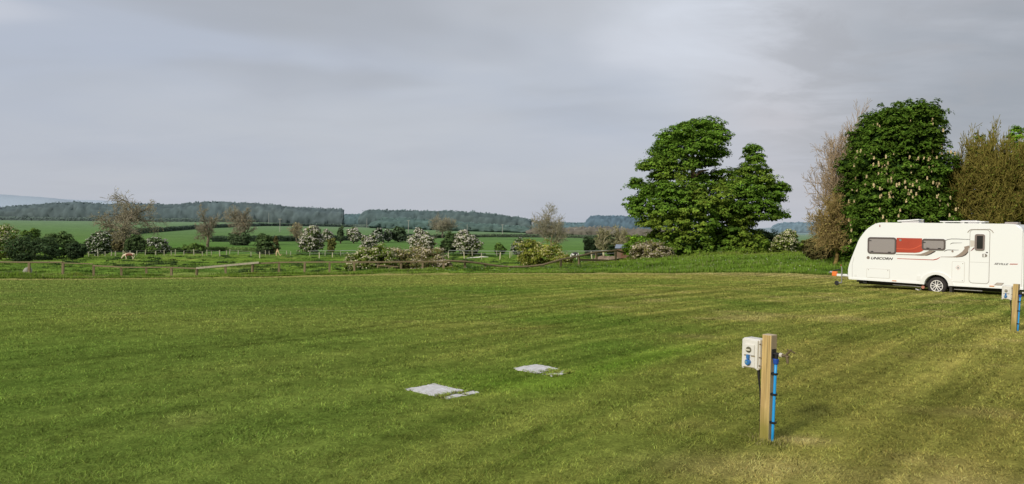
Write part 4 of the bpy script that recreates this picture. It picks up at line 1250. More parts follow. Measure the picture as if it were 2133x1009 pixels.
# ------------------------------------------------------------------ animals
def skin_animal(name, label, cat, loc, rz, scale, mat):
    V, E, R_ = [], [], []

    def v(x, y, z, r_, p=None, r2=None):
        V.append((x * scale, y * scale, z * scale)); R_.append((r_ * scale, (r2 or r_) * scale))
        if p is not None: E.append((p, len(V) - 1))
        return len(V) - 1
    pel = v(.70, 0, 1.12, .30, None, .27)
    mid = v(.15, 0, 1.05, .36, pel, .33); wi = v(-.45, 0, 1.08, .33, mid, .28)
    nk = v(-.80, 0, .86, .19, wi); pol = v(-1.08, 0, .52, .14, nk); fc = v(-1.20, 0, .30, .12, pol); mz = v(-1.30, 0, .10, .075, fc)
    for s_ in (-1, 1):
        v(-1.02, s_ * .20, .58, .035, pol)
        h = v(.72, s_ * .17, .84, .16, pel); st = v(.62, s_ * .18, .66, .105, h); hk = v(.80, s_ * .17, .40, .06, st); fe = v(.76, s_ * .17, .08, .045, hk); v(.72, s_ * .17, .0, .055, fe)
        f = v(-.46, s_ * .15, .74, .13, wi); kn = v(-.45 - s_ * .06, s_ * .16, .38, .065, f); ff = v(-.45 - s_ * .10, s_ * .16, .07, .045, kn); v(-.48 - s_ * .10, s_ * .16, .0, .055, ff)
    tl = v(.98, 0, 1.14, .05, pel); tl2 = v(1.05, 0, .8, .03, tl); v(1.05, 0, .42, .05, tl2)
    me = bpy.data.meshes.new(name); me.from_pydata(V, E, [])
    tmp = bpy.data.objects.new(name, me); COL.objects.link(tmp)
    sm = tmp.modifiers.new('skin', 'SKIN')
    for i, r_ in enumerate(R_): me.skin_vertices[0].data[i].radius = r_
    me.skin_vertices[0].data[0].use_root = True
    tmp.modifiers.new('sub', 'SUBSURF').levels = 2
    dg = bpy.context.evaluated_depsgraph_get(); dg.update()
    m2 = bpy.data.meshes.new_from_object(tmp.evaluated_get(dg))
    bpy.data.objects.remove(tmp); bpy.data.meshes.remove(me)
    for p in m2.polygons: p.use_smooth = True
    t = thing(name, label, cat, loc, rz)
    link('body', m2, mat, t)
    # hooves and eyes
    bm = bmesh.new()
    for x, y in ((.72, .17), (.72, -.17), (-.58, .16), (-.38, -.16)):
        box(bm, (x - .06) * scale, (y - .05) * scale, -.06 * scale, (x + .05) * scale, (y + .05) * scale, .03 * scale, .01 * scale)
    bm_split('hoof', bm, BLACK, t)
    bm = bmesh.new()
    for s_ in (-1, 1): bmesh.ops.create_uvsphere(bm, u_segments=8, v_segments=6, radius=.025 * scale, matrix=Matrix.Translation((-1.13 * scale, s_ * .115 * scale, .44 * scale)))
    bm_split('eye', bm, BLACK, t)
    return t


def patch_mat(name, a, b, scale, thr, seed):
    m, nt, out = new_mat(name)
    p = nt.nodes.new('ShaderNodeBsdfPrincipled'); nt.links.new(p.outputs[0], out.inputs[0]); p.inputs['Roughness'].default_value = .7
    tc = nt.nodes.new('ShaderNodeTexCoord'); mp = nt.nodes.new('ShaderNodeMapping'); mp.inputs['Location'].default_value = (seed, seed * .7, 0)
    nt.links.new(tc.outputs['Object'], mp.inputs[0])
    n = nt.nodes.new('ShaderNodeTexNoise'); n.inputs['Scale'].default_value = scale; n.inputs['Detail'].default_value = 2
    nt.links.new(mp.outputs[0], n.inputs['Vector'])
    sp = nt.nodes.new('ShaderNodeSeparateXYZ'); nt.links.new(tc.outputs['Object'], sp.inputs[0])
    r = nt.nodes.new('ShaderNodeValToRGB'); r.color_ramp.elements[0].position = thr - .03; r.color_ramp.elements[1].position = thr + .03
    r.color_ramp.elements[0].color = (*a, 1); r.color_ramp.elements[1].color = (*b, 1)
    nt.links.new(n.outputs['Fac'], r.inputs[0]); nt.links.new(r.outputs[0], p.inputs['Base Color'])
    return m


def cow_mat():
    """pale back, rump and legs; a brown saddle on the flank"""
    m, nt, out = new_mat('cow_hide')
    p = nt.nodes.new('ShaderNodeBsdfPrincipled'); nt.links.new(p.outputs[0], out.inputs[0]); p.inputs['Roughness'].default_value = .7
    tc = nt.nodes.new('ShaderNodeTexCoord')
    n = nt.nodes.new('ShaderNodeTexNoise'); n.inputs['Scale'].default_value = 3; nt.links.new(tc.outputs['Object'], n.inputs['Vector'])
    d = nt.nodes.new('ShaderNodeVectorMath'); d.operation = 'SUBTRACT'; d.inputs[1].default_value = (.10, 0, .90); nt.links.new(tc.outputs['Object'], d.inputs[0])
    s_ = nt.nodes.new('ShaderNodeVectorMath'); s_.operation = 'MULTIPLY'; s_.inputs[1].default_value = (1.25, 0, 2.3); nt.links.new(d.outputs[0], s_.inputs[0])
    l = nt.nodes.new('ShaderNodeVectorMath'); l.operation = 'LENGTH'; nt.links.new(s_.outputs[0], l.inputs[0])
    a = nt.nodes.new('ShaderNodeMath'); a.operation = 'MULTIPLY_ADD'; a.inputs[1].default_value = .7; nt.links.new(n.outputs['Fac'], a.inputs[0]); nt.links.new(l.outputs['Value'], a.inputs[2])
    r = nt.nodes.new('ShaderNodeValToRGB'); r.color_ramp.elements[0].position = .93; r.color_ramp.elements[1].position = 1.0
    r.color_ramp.elements[0].color = (*S(120, 66, 46), 1); r.color_ramp.elements[1].color = (*S(226, 206, 176), 1)
    mr = nt.nodes.new('ShaderNodeMath'); mr.operation = 'MULTIPLY'; mr.inputs[1].default_value = .8; nt.links.new(a.outputs[0], mr.inputs[0])
    nt.links.new(mr.outputs[0], r.inputs[0]); nt.links.new(r.outputs[0], p.inputs['Base Color'])
    return m


# ------------------------------------------------------------------ fences
def post_box(bm, p, h, w, lean=0.0, lean2=0.0):
    Mx = Matrix.Translation(Vector(p)) @ Matrix.Rotation(lean, 4, 'Y') @ Matrix.Rotation(lean2, 4, 'X')
    box(bm, -w / 2, -w / 2, -.2, w / 2, w / 2, h, w * .08, Mx)


def beam(bm, a, b, w, h):
    """square bar from a to b"""
    a = Vector(a); b = Vector(b); d = (b - a).normalized(); u = Vector((-d.y, d.x, 0)).normalized(); v = d.cross(u)
    vs = [bm.verts.new(p + u * (sx * w / 2) + v * (sz * h / 2)) for p in (a, b) for sx, sz in ((-1, -1), (1, -1), (1, 1), (-1, 1))]
    for f in ((0, 1, 2, 3), (7, 6, 5, 4), (0, 4, 5, 1), (1, 5, 6, 2), (2, 6, 7, 3), (3, 7, 4, 0)): bm.faces.new([vs[i] for i in f])


def build_front_fence():
    P = [(61, 548, 61), (131, 545.5, 61), (195, 552, 60.8), (253, 557, 60.8), (305, 557.5, 60.8), (357.5, 557, 60.8), (410, 560, 61), (470, 556, 61.3), (526, 551, 61.6), (581, 546, 62), (634, 546.5, 62), (686, 547, 62.3), (738, 546, 62.6),
         (788, 546, 63.5), (811, 557, 63.6), (835, 546, 64), (880, 546, 64.5), (924, 546, 65), (968, 544, 66), (1011, 550, 67), (1133, 554, 70), (1168, 541, 72), (1206, 533.5, 75), (1242, 526.5, 78), (1282, 522.5, 81)]
    b = foot(600, 62)
    t = thing('post_and_rail_fence', 'weathered post and rail fence with sagging rails along the edge of the mown grass', 'fence', b)
    tops = {}
    for px, ty, Z in P:
        q = foot(px, Z); top = at(px, ty, Z)[2]
        tops[px] = np.array([q[0], q[1], top])
        h = top - q[2]; w = .16 if px not in (811, 1011, 1133) else .12
        if px >= 1242: w = .19
        bm = bmesh.new(); box(bm, -w / 2, -w / 2, -.25, w / 2, w / 2, h, .012, Matrix.Rotation(random.uniform(-.03, .03), 4, 'Y') @ Matrix.Rotation(random.uniform(0, 1), 4, 'Z'))
        o = bm_obj('post', bm, FENCEWOOD, t); o.location = q - b

    def rail(pts, w=.05, h=.11, mat=FENCEWOOD):
        W_ = [at(px, py, Z) - b + np.array([0, -.10, 0]) for px, py, Z in pts]
        o0 = Vector(W_[0])
        bm = bmesh.new()
        if len(W_) == 2: beam(bm, (0, 0, 0), Vector(W_[1]) - o0, w, h)
        else: tube(bm, [Vector(p) - o0 for p in W_], h / 2, 6)
        o = bm_obj('rail', bm, mat, t); o.location = o0
        return o
    rail([(-60, 545.5, 61.5), (40, 546.5, 61.4), (132, 546.5, 61)], h=.12)
    rail([(131, 548, 61), (195, 550, 60.8)], h=.06)
    rail([(196, 553.5, 60.8), (253, 556.5, 60.8)], h=.10)
    rail([(253, 557, 60.8), (357, 557, 60.8)], h=.08); rail([(357, 557.4, 60.8), (411, 559.5, 61)], h=.10)
    o = rail([(410, 558.8, 61), (540, 547, 61.6)], w=.06, h=.15, mat=PALEWOOD); o['label'] = 'pale loose rail tilted up at one end'
    rail([(524, 549.5, 61.6), (581, 547, 62)]); rail([(581, 546.6, 62), (686, 546, 62.3)], h=.10); rail([(686, 546.3, 62.3), (788, 546, 63.4)], h=.13); rail([(788, 546, 63.4), (880, 545, 64.5)], h=.12); rail([(880, 545, 64.5), (926, 545.5, 65)], h=.1)
    o = rail([(930, 543.5, 65), (968, 545, 65.8), (990, 547.5, 66.4), (1011, 550.5, 67), (1035, 554, 67.6), (1060, 556, 68.2), (1090, 556, 69), (1115, 554, 69.6), (1133, 551.5, 70)], h=.19); o['label'] = 'long sagging pole rail'
    rail([(1132, 551.5, 70), (1168, 541, 72), (1206, 534, 75)], h=.19); rail([(1206, 533.5, 75), (1242, 525.5, 78), (1262, 524, 79.5), (1283, 522, 81)], h=.2); rail([(1283, 522, 81), (1303, 527.5, 83)], h=.18)
    rail([(788, 553, 63.5), (830, 556, 63.9)], h=.09)
    rail([(1207, 541, 75.5), (1262, 543, 79)], h=.22); rail([(1262, 543.5, 79), (1300, 538.5, 83)], h=.12)
    return t


def wire_fence(name, label, posts, r, mat, wires, w=.09, h=1.1, rail_mat=None, hvar=.25, cat='fence'):
    b = foot(*posts[len(posts) // 2][:2])
    t = thing(name, label, cat, b)
    pts = []
    for px, Z in posts:
        q = foot(px, Z); hh = h * r.uniform(1 - hvar, 1 + hvar * .6)
        bm = bmesh.new(); ww = w * r.uniform(.75, 1.2)
        box(bm, -ww / 2, -ww / 2, -.15, ww / 2, ww / 2, hh, ww * .1, Matrix.Rotation(r.normal(0, .05), 4, 'Y'))
        o = bm_obj('post', bm, mat, t); o.location = q - b
        pts.append(q)
    for zf, rad, i0, i1, m in wires:
        bm = bmesh.new()
        c = pts[i0:i1]
        tube(bm, [Vector(p - b) + Vector((0, -.07, zf * h + r.normal(0, .03))) for p in c], rad, 4)
        bm_obj('wire', bm, m, t)
    return t


# ------------------------------------------------------------------ big trees
def sycamore():
    r = np.random.default_rng(21)
    Z = 82.0
    b = foot(1472, Z); sc = Z / F / 2.587

    def P(zx, zy, dy=0.0):
        p = at(1280 + zx / 2.587, 210 + zy / 2.587, Z); p[1] += dy; return p
    L = [  # zoom x, y, rx, rz, depth offset, depth radius (m)
        (430, 165, 110, 55, 0, 2.6), (520, 130, 70, 40, .5, 2.2), (330, 185, 90, 50, -.6, 2.4), (552, 190, 70, 52, 0, 2.2), (470, 225, 130, 55, -1.4, 2.6), (280, 265, 85, 55, -.3, 2.4), (400, 270, 110, 50, -1.8, 2.4),
        (548, 275, 62, 40, .4, 2.0), (230, 345, 95, 45, 0, 2.3), (170, 355, 45, 30, .6, 1.4), (340, 350, 110, 48, -1.6, 2.4), (470, 330, 90, 42, 1.0, 2.2), (515, 330, 52, 32, 0.2, 1.6), (115, 445, 48, 36, .5, 1.3), (560, 388, 40, 18, -.4, 1.1), (300, 400, 105, 40, -1.0, 2.2), (500, 410, 90, 34, 0.8, 2.0),
        (210, 490, 75, 52, -.5, 2.2), (320, 490, 115, 55, -2.8, 2.6), (430, 480, 90, 52, -2.2, 2.6), (165, 570, 72, 60, 0, 2.4), (270, 575, 115, 62, -3.0, 2.8), (390, 570, 120, 60, -3.6, 2.8), (500, 520, 110, 62, -2.6, 2.8), (180, 650, 55, 48, .4, 2.0), (280, 655, 105, 56, -2.8, 2.6), (400, 650, 110, 56, -3.4, 2.6),
        (520, 600, 110, 58, -2.4, 2.6), (300, 725, 75, 42, -2.6, 2.2), (400, 730, 90, 48, -3.0, 2.4), (340, 785, 100, 40, -3.0, 2.2), (500, 690, 70, 50, -1.6, 2.0), (470, 785, 110, 42, -3.2, 2.2), (590, 690, 54, 32, -3.2, 1.6), (590, 785, 70, 38, -2.4, 2.0), (690, 770, 75, 40, -2.6, 2.2), (750, 785, 70, 34, -2.0, 2.0), (160, 775, 80, 32, -2.0, 1.8), (250, 800, 80, 34, -2.6, 2.0), (420, 815, 100, 34, -3.0, 2.2), (540, 815, 90, 34, -3.0, 2.2), (650, 810, 90, 32, -2.8, 2.2), (760, 812, 80, 30, -2.2, 2.0), (600, 740, 90, 50, -1.8, 2.2), (680, 715, 80, 45, -.6, 2.2), (120, 600, 45, 40, .2, 1.6),
        (618, 452, 62, 44, -.8, 2.0), (640, 400, 36, 30, .2, 1.4), (738, 262, 50, 24, 0, 1.3), (742, 312, 60, 32, -.3, 1.6), (734, 362, 64, 38, -.8, 1.8), (795, 378, 50, 28, .2, 1.5), (722, 418, 72, 38, -.6, 1.9), (790, 425, 85, 36, -.4, 2.0), (860, 470, 75, 30, 0, 1.7), (905, 470, 40, 18, .4, 1.2), (700, 480, 85, 40, -1.4, 2.1), (800, 500, 80, 38, -1.0, 2.0), (870, 530, 36, 20, 0, 1.2), (650, 560, 85, 45, -1.6, 2.2), (750, 570, 90, 40, -1.4, 2.1), (860, 610, 58, 26, -.4, 1.5), (760, 620, 100, 34, -1.2, 2.0), (640, 630, 80, 46, -1.2, 2.2), (690, 660, 60, 24, .2, 1.5)]
    bl = []
    for zx, zy, rx, rz, dy, ry in L:
        p = P(zx, zy, dy); bl.append((p[0], p[1], p[2], rx * sc * (.92 if zy < 480 else 1.04), ry, rz * sc * (.90 if zy < 480 else 1.04)))
        # a twin behind keeps the crown solid from the side
        if rx > 60: bl.append((p[0] + r.normal(0, .5), p[1] + 2.6 - dy, p[2] + r.normal(0, .2), rx * sc * .72, ry, rz * sc * .72))
    bl = np.array(bl)
    Pc, nd = shell_clumps(bl, 3000, r, low=-.7, inner=.6)
    m = len(Pc) // 5; Pc[:m] += nd[:m] * r.uniform(.05, .45, (m, 1)) * [1, 1, .6]
    hz_ = (Pc[:, 2] - b[2]) / 15.0
    warm = .6 * sstep(.40, .70, fbm(Pc[:, 0] * 1.0, Pc[:, 2], 3.0, 4, 2)) * sstep(.75, .5, hz_)
    col = S(98, 128, 46) * (1 - warm[:, None]) + S(128, 142, 56) * warm[:, None]
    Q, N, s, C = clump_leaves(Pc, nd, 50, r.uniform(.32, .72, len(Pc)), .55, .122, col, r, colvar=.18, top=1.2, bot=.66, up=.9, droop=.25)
    # dim leaves inside fill the crown
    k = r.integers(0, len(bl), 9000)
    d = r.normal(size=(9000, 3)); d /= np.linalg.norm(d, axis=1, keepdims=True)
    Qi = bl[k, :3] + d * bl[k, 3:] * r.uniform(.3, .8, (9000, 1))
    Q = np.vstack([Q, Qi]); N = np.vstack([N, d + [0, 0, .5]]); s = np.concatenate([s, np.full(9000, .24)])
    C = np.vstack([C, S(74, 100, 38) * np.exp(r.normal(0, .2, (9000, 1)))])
    ok = Q[:, 2] > b[2] - .1
    t = thing('sycamore_tree', 'large layered green sycamore with a lower right lobe standing alone on the grass bank', 'tree', b)
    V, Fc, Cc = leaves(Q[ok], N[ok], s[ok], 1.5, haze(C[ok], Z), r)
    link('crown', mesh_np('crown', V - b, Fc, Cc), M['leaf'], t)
    ss = []
    tr = [b + [0, .5, -.2], P(490, 700, 0), P(430, 560, 0), P(415, 420, -.8), P(412, 330, -.6), P(430, 200, 0)]
    rad = [.5, .42, .36, .27, .2, .08]
    for i in range(5): ss.append((tr[i], tr[i + 1], rad[i], rad[i + 1]))
    for a, e in ((2, P(280, 375, -.6)), (3, P(500, 375, -.6)), (3, P(300, 370, -1.6)), (2, P(180, 470, .2)), (1, P(700, 560, .2)), (4, P(540, 240, 0)), (4, P(300, 240, 0)), (1, P(740, 640, .6)), (2, P(600, 440, 0))):
        m = (tr[a] + e) / 2 + [0, 0, .3]
        ss += [(tr[a], m, rad[a] * .5, .12), (m, e, .12, .05)]
    q = P(700, 560, .2); ss += [(q, P(730, 420, .2), .14, .1), (P(730, 420, .2), P(735, 280, .1), .1, .04), (q, P(850, 480, .2), .08, .03), (P(730, 420, .2), P(800, 400, .1), .07, .03)]
    V, Fc, C = segs_mesh(ss, np.tile(S(110, 92, 66), (len(ss), 1)), 8)
    link('trunk', mesh_np('trunk', V - b, Fc, C, smooth=True), M['twig'], t)


def chestnut():
    r = np.random.default_rng(22)
    Z = 50.0
    b = foot(1868, Z); k = Z / F

    def P(px, py, dy=0.0):
        p = at(px, py, Z); p[1] += dy; return p
    L = [(1890, 245, 46, 24), (1842, 252, 38, 22), (1930, 252, 26, 20), (1820, 290, 34, 32), (1880, 290, 66, 40), (1932, 300, 30, 34), (1803, 345, 34, 40), (1870, 345, 72, 48), (1932, 352, 36, 42), (1793, 410, 36, 42), (1860, 410, 76, 48), (1932, 415, 40, 46),
         (1800, 470, 54, 44), (1870, 475, 80, 48), (1940, 470, 42, 42), (1790, 515, 40, 26), (1850, 520, 70, 30), (1920, 520, 56, 30), (1768, 440, 16, 18), (1772, 340, 16, 16), (1765, 500, 16, 16)]
    bl = []
    for px, py, rx, rz in L:
        px = 1862 + (px - 1862) * .90; rx *= .90
        for dy in (-1.1, 1.3):
            p = P(px, py, dy + r.normal(0, .3)); bl.append((p[0], p[1], p[2], rx * k, min(rx * k, 1.7) * .95, rz * k))
    bl = np.array(bl)
    Pc, nd = shell_clumps(bl, 3000, r, low=-.8, inner=.5)
    m = len(Pc) // 4
    Pc[:m] += nd[:m] * r.uniform(.05, .5, (m, 1)); Pc += r.normal(0, .10, Pc.shape)
    col = np.tile(S(82, 108, 38), (len(Pc), 1)) * (.8 + .4 * fbm(Pc[:, 0], Pc[:, 2], 1.6, 17, 2)[:, None])
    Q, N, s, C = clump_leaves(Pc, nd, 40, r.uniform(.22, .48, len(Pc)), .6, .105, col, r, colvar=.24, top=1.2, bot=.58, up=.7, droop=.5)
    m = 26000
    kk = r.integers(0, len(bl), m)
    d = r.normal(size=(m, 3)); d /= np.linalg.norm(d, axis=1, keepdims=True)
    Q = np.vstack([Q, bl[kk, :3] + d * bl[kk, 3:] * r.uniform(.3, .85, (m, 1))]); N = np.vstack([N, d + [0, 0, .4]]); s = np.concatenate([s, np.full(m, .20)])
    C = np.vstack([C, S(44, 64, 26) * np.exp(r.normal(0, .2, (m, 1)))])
    ok = Q[:, 2] > b[2] - .1
    t = thing('horse_chestnut_tree', 'tall dark green horse chestnut covered in pale flower candles behind the caravan', 'tree', b)
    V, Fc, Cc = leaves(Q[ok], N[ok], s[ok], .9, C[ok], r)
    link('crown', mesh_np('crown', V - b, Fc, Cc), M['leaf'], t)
    # flower candles: small upright cones of petals
    pf, nf = shell_clumps(bl, 4000, r, low=-.3, inner=.98, r0=1.0, r1=1.06)
    pxs = CX + F * pf[:, 0] / pf[:, 1]; front = (nf[:, 1] < .25) & (pf[:, 1] < Z + .6)
    hz_ = (pf[:, 2] - b[2]) / (P(1868, 205)[2] - b[2])
    pr = np.where(hz_ > .86, .0, np.where(hz_ > .7, .10, .42)) * np.where(pxs > 1955, .2, 1) * sstep(.22, .52, fbm(pf[:, 0], pf[:, 2], 1.4, 9, 2)) * np.where(hz_ < .45, 1.5, .8)
    k_ = front & (r.random(len(pf)) < pr * 1.9)
    pf, nf = (pf[k_] + nf[k_] * .14 + [0, -.08, .0])[:240], nf[k_][:240]

    def candle(per=22):
        hh = r.random(per); an = r.uniform(0, 6.28, per); rad = .042 * (1 - .75 * hh)
        Q = np.stack([np.cos(an) * rad, np.sin(an) * rad, hh * .17], 1)
        return leaves(Q, np.stack([np.cos(an), np.sin(an), .4 + 0 * an], 1), .058, 1.6, S(222, 204, 158) * np.exp(r.normal(0, .14, (per, 1))) * .95, r)
    protos = []
    for _ in range(4):
        V, Fc, Cc = candle(); me = mesh_np('flower_candle', V, Fc, Cc); me.materials.append(M['petal']); protos.append(me)
    for k_ in range(min(100, len(pf))):
        o = bpy.data.objects.new('flower_candle', protos[k_ % 4]); COL.objects.link(o); o.parent = t
        sc = r.uniform(.35, .85); o.location = pf[k_] - b; o.scale = (sc, sc, sc); o.rotation_euler = (r.normal(0, .15), r.normal(0, .15), r.uniform(0, 6))
    if len(pf) > 100:
        VV, FF, CC, n0 = [], [], [], 0
        for p in pf[100:]:
            V, Fc, Cc = candle(); VV.append(V + p - b); FF.append(Fc + n0); CC.append(Cc); n0 += len(V)
        o = link('flower_candles', mesh_np('flower_candles', np.vstack(VV), np.vstack(FF), np.vstack(CC)), M['petal'], t); o['kind'] = 'stuff'
    ss = [(b - [0, 0, .2], b + [0, 0, 2.5], .32, .27), (b + [0, 0, 2.5], b + [.1, 0, 6], .27, .16), (b + [.1, 0, 6], b + [.2, 0, 9], .16, .05)]
    for h in np.linspace(1.5, 8, 14):
        an = r.uniform(0, 6.28); ss.append((b + [.05, 0, h], b + [math.cos(an) * 1.8, math.sin(an) * 1.4, h + .7], .09, .03))
    V, Fc, C = segs_mesh(ss, np.tile(S(86, 72, 54), (len(ss), 1)), 8)
    link('trunk', mesh_np('trunk', V - b, Fc, C, smooth=True), M['twig'], t)


# ------------------------------------------------------------------ utility poles and small built things
def utility_pole(label, px, top, Z, arm=True):
    b = foot(px, Z); H = at(px, top, Z)[2] - b[2]
    t = thing('utility_pole', label, 'utility pole', b, group='utility poles across the far fields')
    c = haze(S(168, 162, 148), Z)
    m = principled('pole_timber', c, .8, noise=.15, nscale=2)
    bm = bmesh.new(); tube(bm, [(0, 0, -.3), (0, 0, H)], [.20, .15], 8); bm_obj('pole', bm, m, t)
    if arm:
        bm = bmesh.new(); box(bm, -1.1, -.07, H - .45, 1.1, .07, H - .25); bm_obj('crossarm', bm, m, t)
        for x in (-.95, 0, .95):
            bm = bmesh.new(); tube(bm, [(x, 0, H - .25 if x else H), (x, 0, H + (.05 if x else .25))], .06, 6); bm_obj('insulator', bm, m, t)
    return t


def slab(name, label, cx, cy, an, w, d, mat, r, group=None, bites=()):
    """slightly broken concrete flag set in the turf"""
    SLABS.append((cx, cy, an, w / 2, d / 2, 'strip' in name))
    b = np.array([cx, cy, g1(cx, cy)])
    bm = bmesh.new()
    edge_pts = []
    for (x0, y0, x1, y1) in ((-w / 2, -d / 2, w / 2, -d / 2), (w / 2, -d / 2, w / 2, d / 2), (w / 2, d / 2, -w / 2, d / 2), (-w / 2, d / 2, -w / 2, -d / 2)):
        for k in range(10):
            f = k / 10
            edge_pts.append((x0 + (x1 - x0) * f + r.normal(0, .010), y0 + (y1 - y0) * f + r.normal(0, .010)))
    top = [bm.verts.new((x, y, .006)) for x, y in edge_pts]; bot = [bm.verts.new((x, y, -.05)) for x, y in edge_pts]
    bm.faces.new(top); n = len(top)
    for k in range(n): bm.faces.new((top[k], bot[k], bot[(k + 1) % n], top[(k + 1) % n]))
    o = bm_obj(name, bm, mat); o.location = b; o.rotation_euler = (0, 0, an)
    return tag(o, label, 'paving slab', group)


def mound(name, label, cat, px, Z, w, d, h, col, r, nq=700, q=.16):
    b = foot(px, Z)
    n = 26
    xs = np.linspace(-1, 1, n); X, Y = np.meshgrid(xs, xs, indexing='ij')
    rad = np.sqrt(X ** 2 + Y ** 2)
    zz = np.clip(1 - rad ** 2, 0, 1) * h * (.55 + .9 * fbm(X * 3, Y * 3, 1.0, px % 7, 3)) - .06
    wx = b[0] + X * w / 2; wy = b[1] + Y * d / 2
    V = np.stack([wx, wy, G(wx.ravel(), wy.ravel()).reshape(n, n) + zz], -1).reshape(-1, 3)
    idx = np.arange(n * n).reshape(n, n)
    f = np.stack([idx[:-1, :-1], idx[1:, :-1], idx[1:, 1:], idx[:-1, 1:]], -1).reshape(-1, 4)
    C = haze(col * np.exp(r.normal(0, .25, (n * n, 1))), Z)
    o = link(name, mesh_np(name, V - b, f, C, smooth=False), M['twig']); o.location = b
    return tag(o, label, cat)


# ================================================================== BUILD
r = np.random.default_rng(5)
CONC = principled('worn_concrete', S(228, 226, 227), .9, noise=.5, nscale=16, bump=.4, dark=S(184, 181, 174))
A = math.radians(-42)
slab('paving_slab', 'larger pale concrete slab of the pair nearer the camera set flush in the grass', -.752, 7.69, math.radians(48), .40, .46, CONC, r)
slab('paving_strip', 'narrow broken concrete strip beside the nearer paving slab', -.490, 7.470, math.radians(46), .44, .105, CONC, r)
slab('paving_slab', 'pale concrete slab set in the grass farther to the right of the pair', .315, 8.925, math.radians(46), .42, .40, CONC, r)
slab('paving_strip', 'overgrown broken concrete end piece beside the farther paving slab', .560, 8.670, math.radians(47), .36, .14, CONC, r)

build_grass()
build_caravan()
p1 = build_post()
YAW = math.radians(-18.7 - 33 + 0)   # set below from the two visible faces
q = foot(1597, 5.97); p1.location = q
p1.rotation_euler = (0, math.radians(.3), math.radians(-18.7 - 33))
p2 = copy_tree(p1)
q = foot(2112.5, 13.15); p2.location = q; p2.rotation_euler = (0, math.radians(1.0), math.radians(-33.4 - 20))
p2['label'] = 'farther timber post with white socket box and blue pipe in front of the caravan'

sycamore(); chestnut()

# trees right of the big ones
r = np.random.default_rng(31)
bare_tree('bare_tree', 'leafless pale twiggy tree leaning out left from behind the horse chestnut', 1765, 228, 78, 54, r, bark=S(120, 98, 60), twig=S(166, 146, 118), nleaf=0, levels=4, kids=(3, 2, 2, 2), rmin=.011, rr0=.018, trunk=.12, ratio=.60, trop=.07, spread=(.4, 1.0), rk=.6, depth=4)
bare_tree('bare_shrub', 'ochre brown twiggy shrub low beside the foot of the horse chestnut', 1738, 400, 42, 51, r, cat='shrub', bark=S(134, 114, 68), twig=S(156, 136, 88), leafc=S(128, 118, 68), nleaf=1400, lsize=.075, levels=4, kids=(3, 2, 2, 2), rmin=.010, rr0=.03, trunk=.1, ratio=.6, spread=(.4, 1.1), depth=3)
bush('dark brown green thicket under the twiggy shrub left of the caravan', 1712, 492, 30, 56, 'brown', r, name='thicket', per=40)
for px, top, hw, Z, lab in ((2002, 296, 74, 49, 'tangled olive brown bare willow directly right of the horse chestnut'),
                            (2085, 276, 72, 47, 'tangled olive brown bare willow with the tallest twigs right of centre above the caravan'),
                            (2160, 288, 72, 48, 'tangled olive brown bare willow cut off by the right edge of the view')):
    bare_tree('willow_tree', lab, px, top, hw, Z, r, group='bare willows behind the caravan', bark=S(150, 136, 80), twig=S(126, 116, 58), leafc=S(92, 100, 40), nleaf=3600, lsize=.08, levels=4, kids=(3, 3, 2, 2), rmin=.015, rr0=.022, trunk=.05, ratio=.62, trop=.06, spread=(.35, .95), depth=3.4)
bush('dark green undergrowth filling the gap behind the bare willows', 2080, 305, 130, 53, 'green', r, name='undergrowth', lumps=26, per=40, dens=1.5, depth=.4)
bush('rounded green tree top showing above the bare willows', 2042, 277, 26, 60, 'green', r, cat='tree', name='tree_top', per=40)
bush('bright green tree top at the far right edge above the willows', 2120, 264, 36, 60, 'bright', r, cat='tree', name='tree_top', per=40)

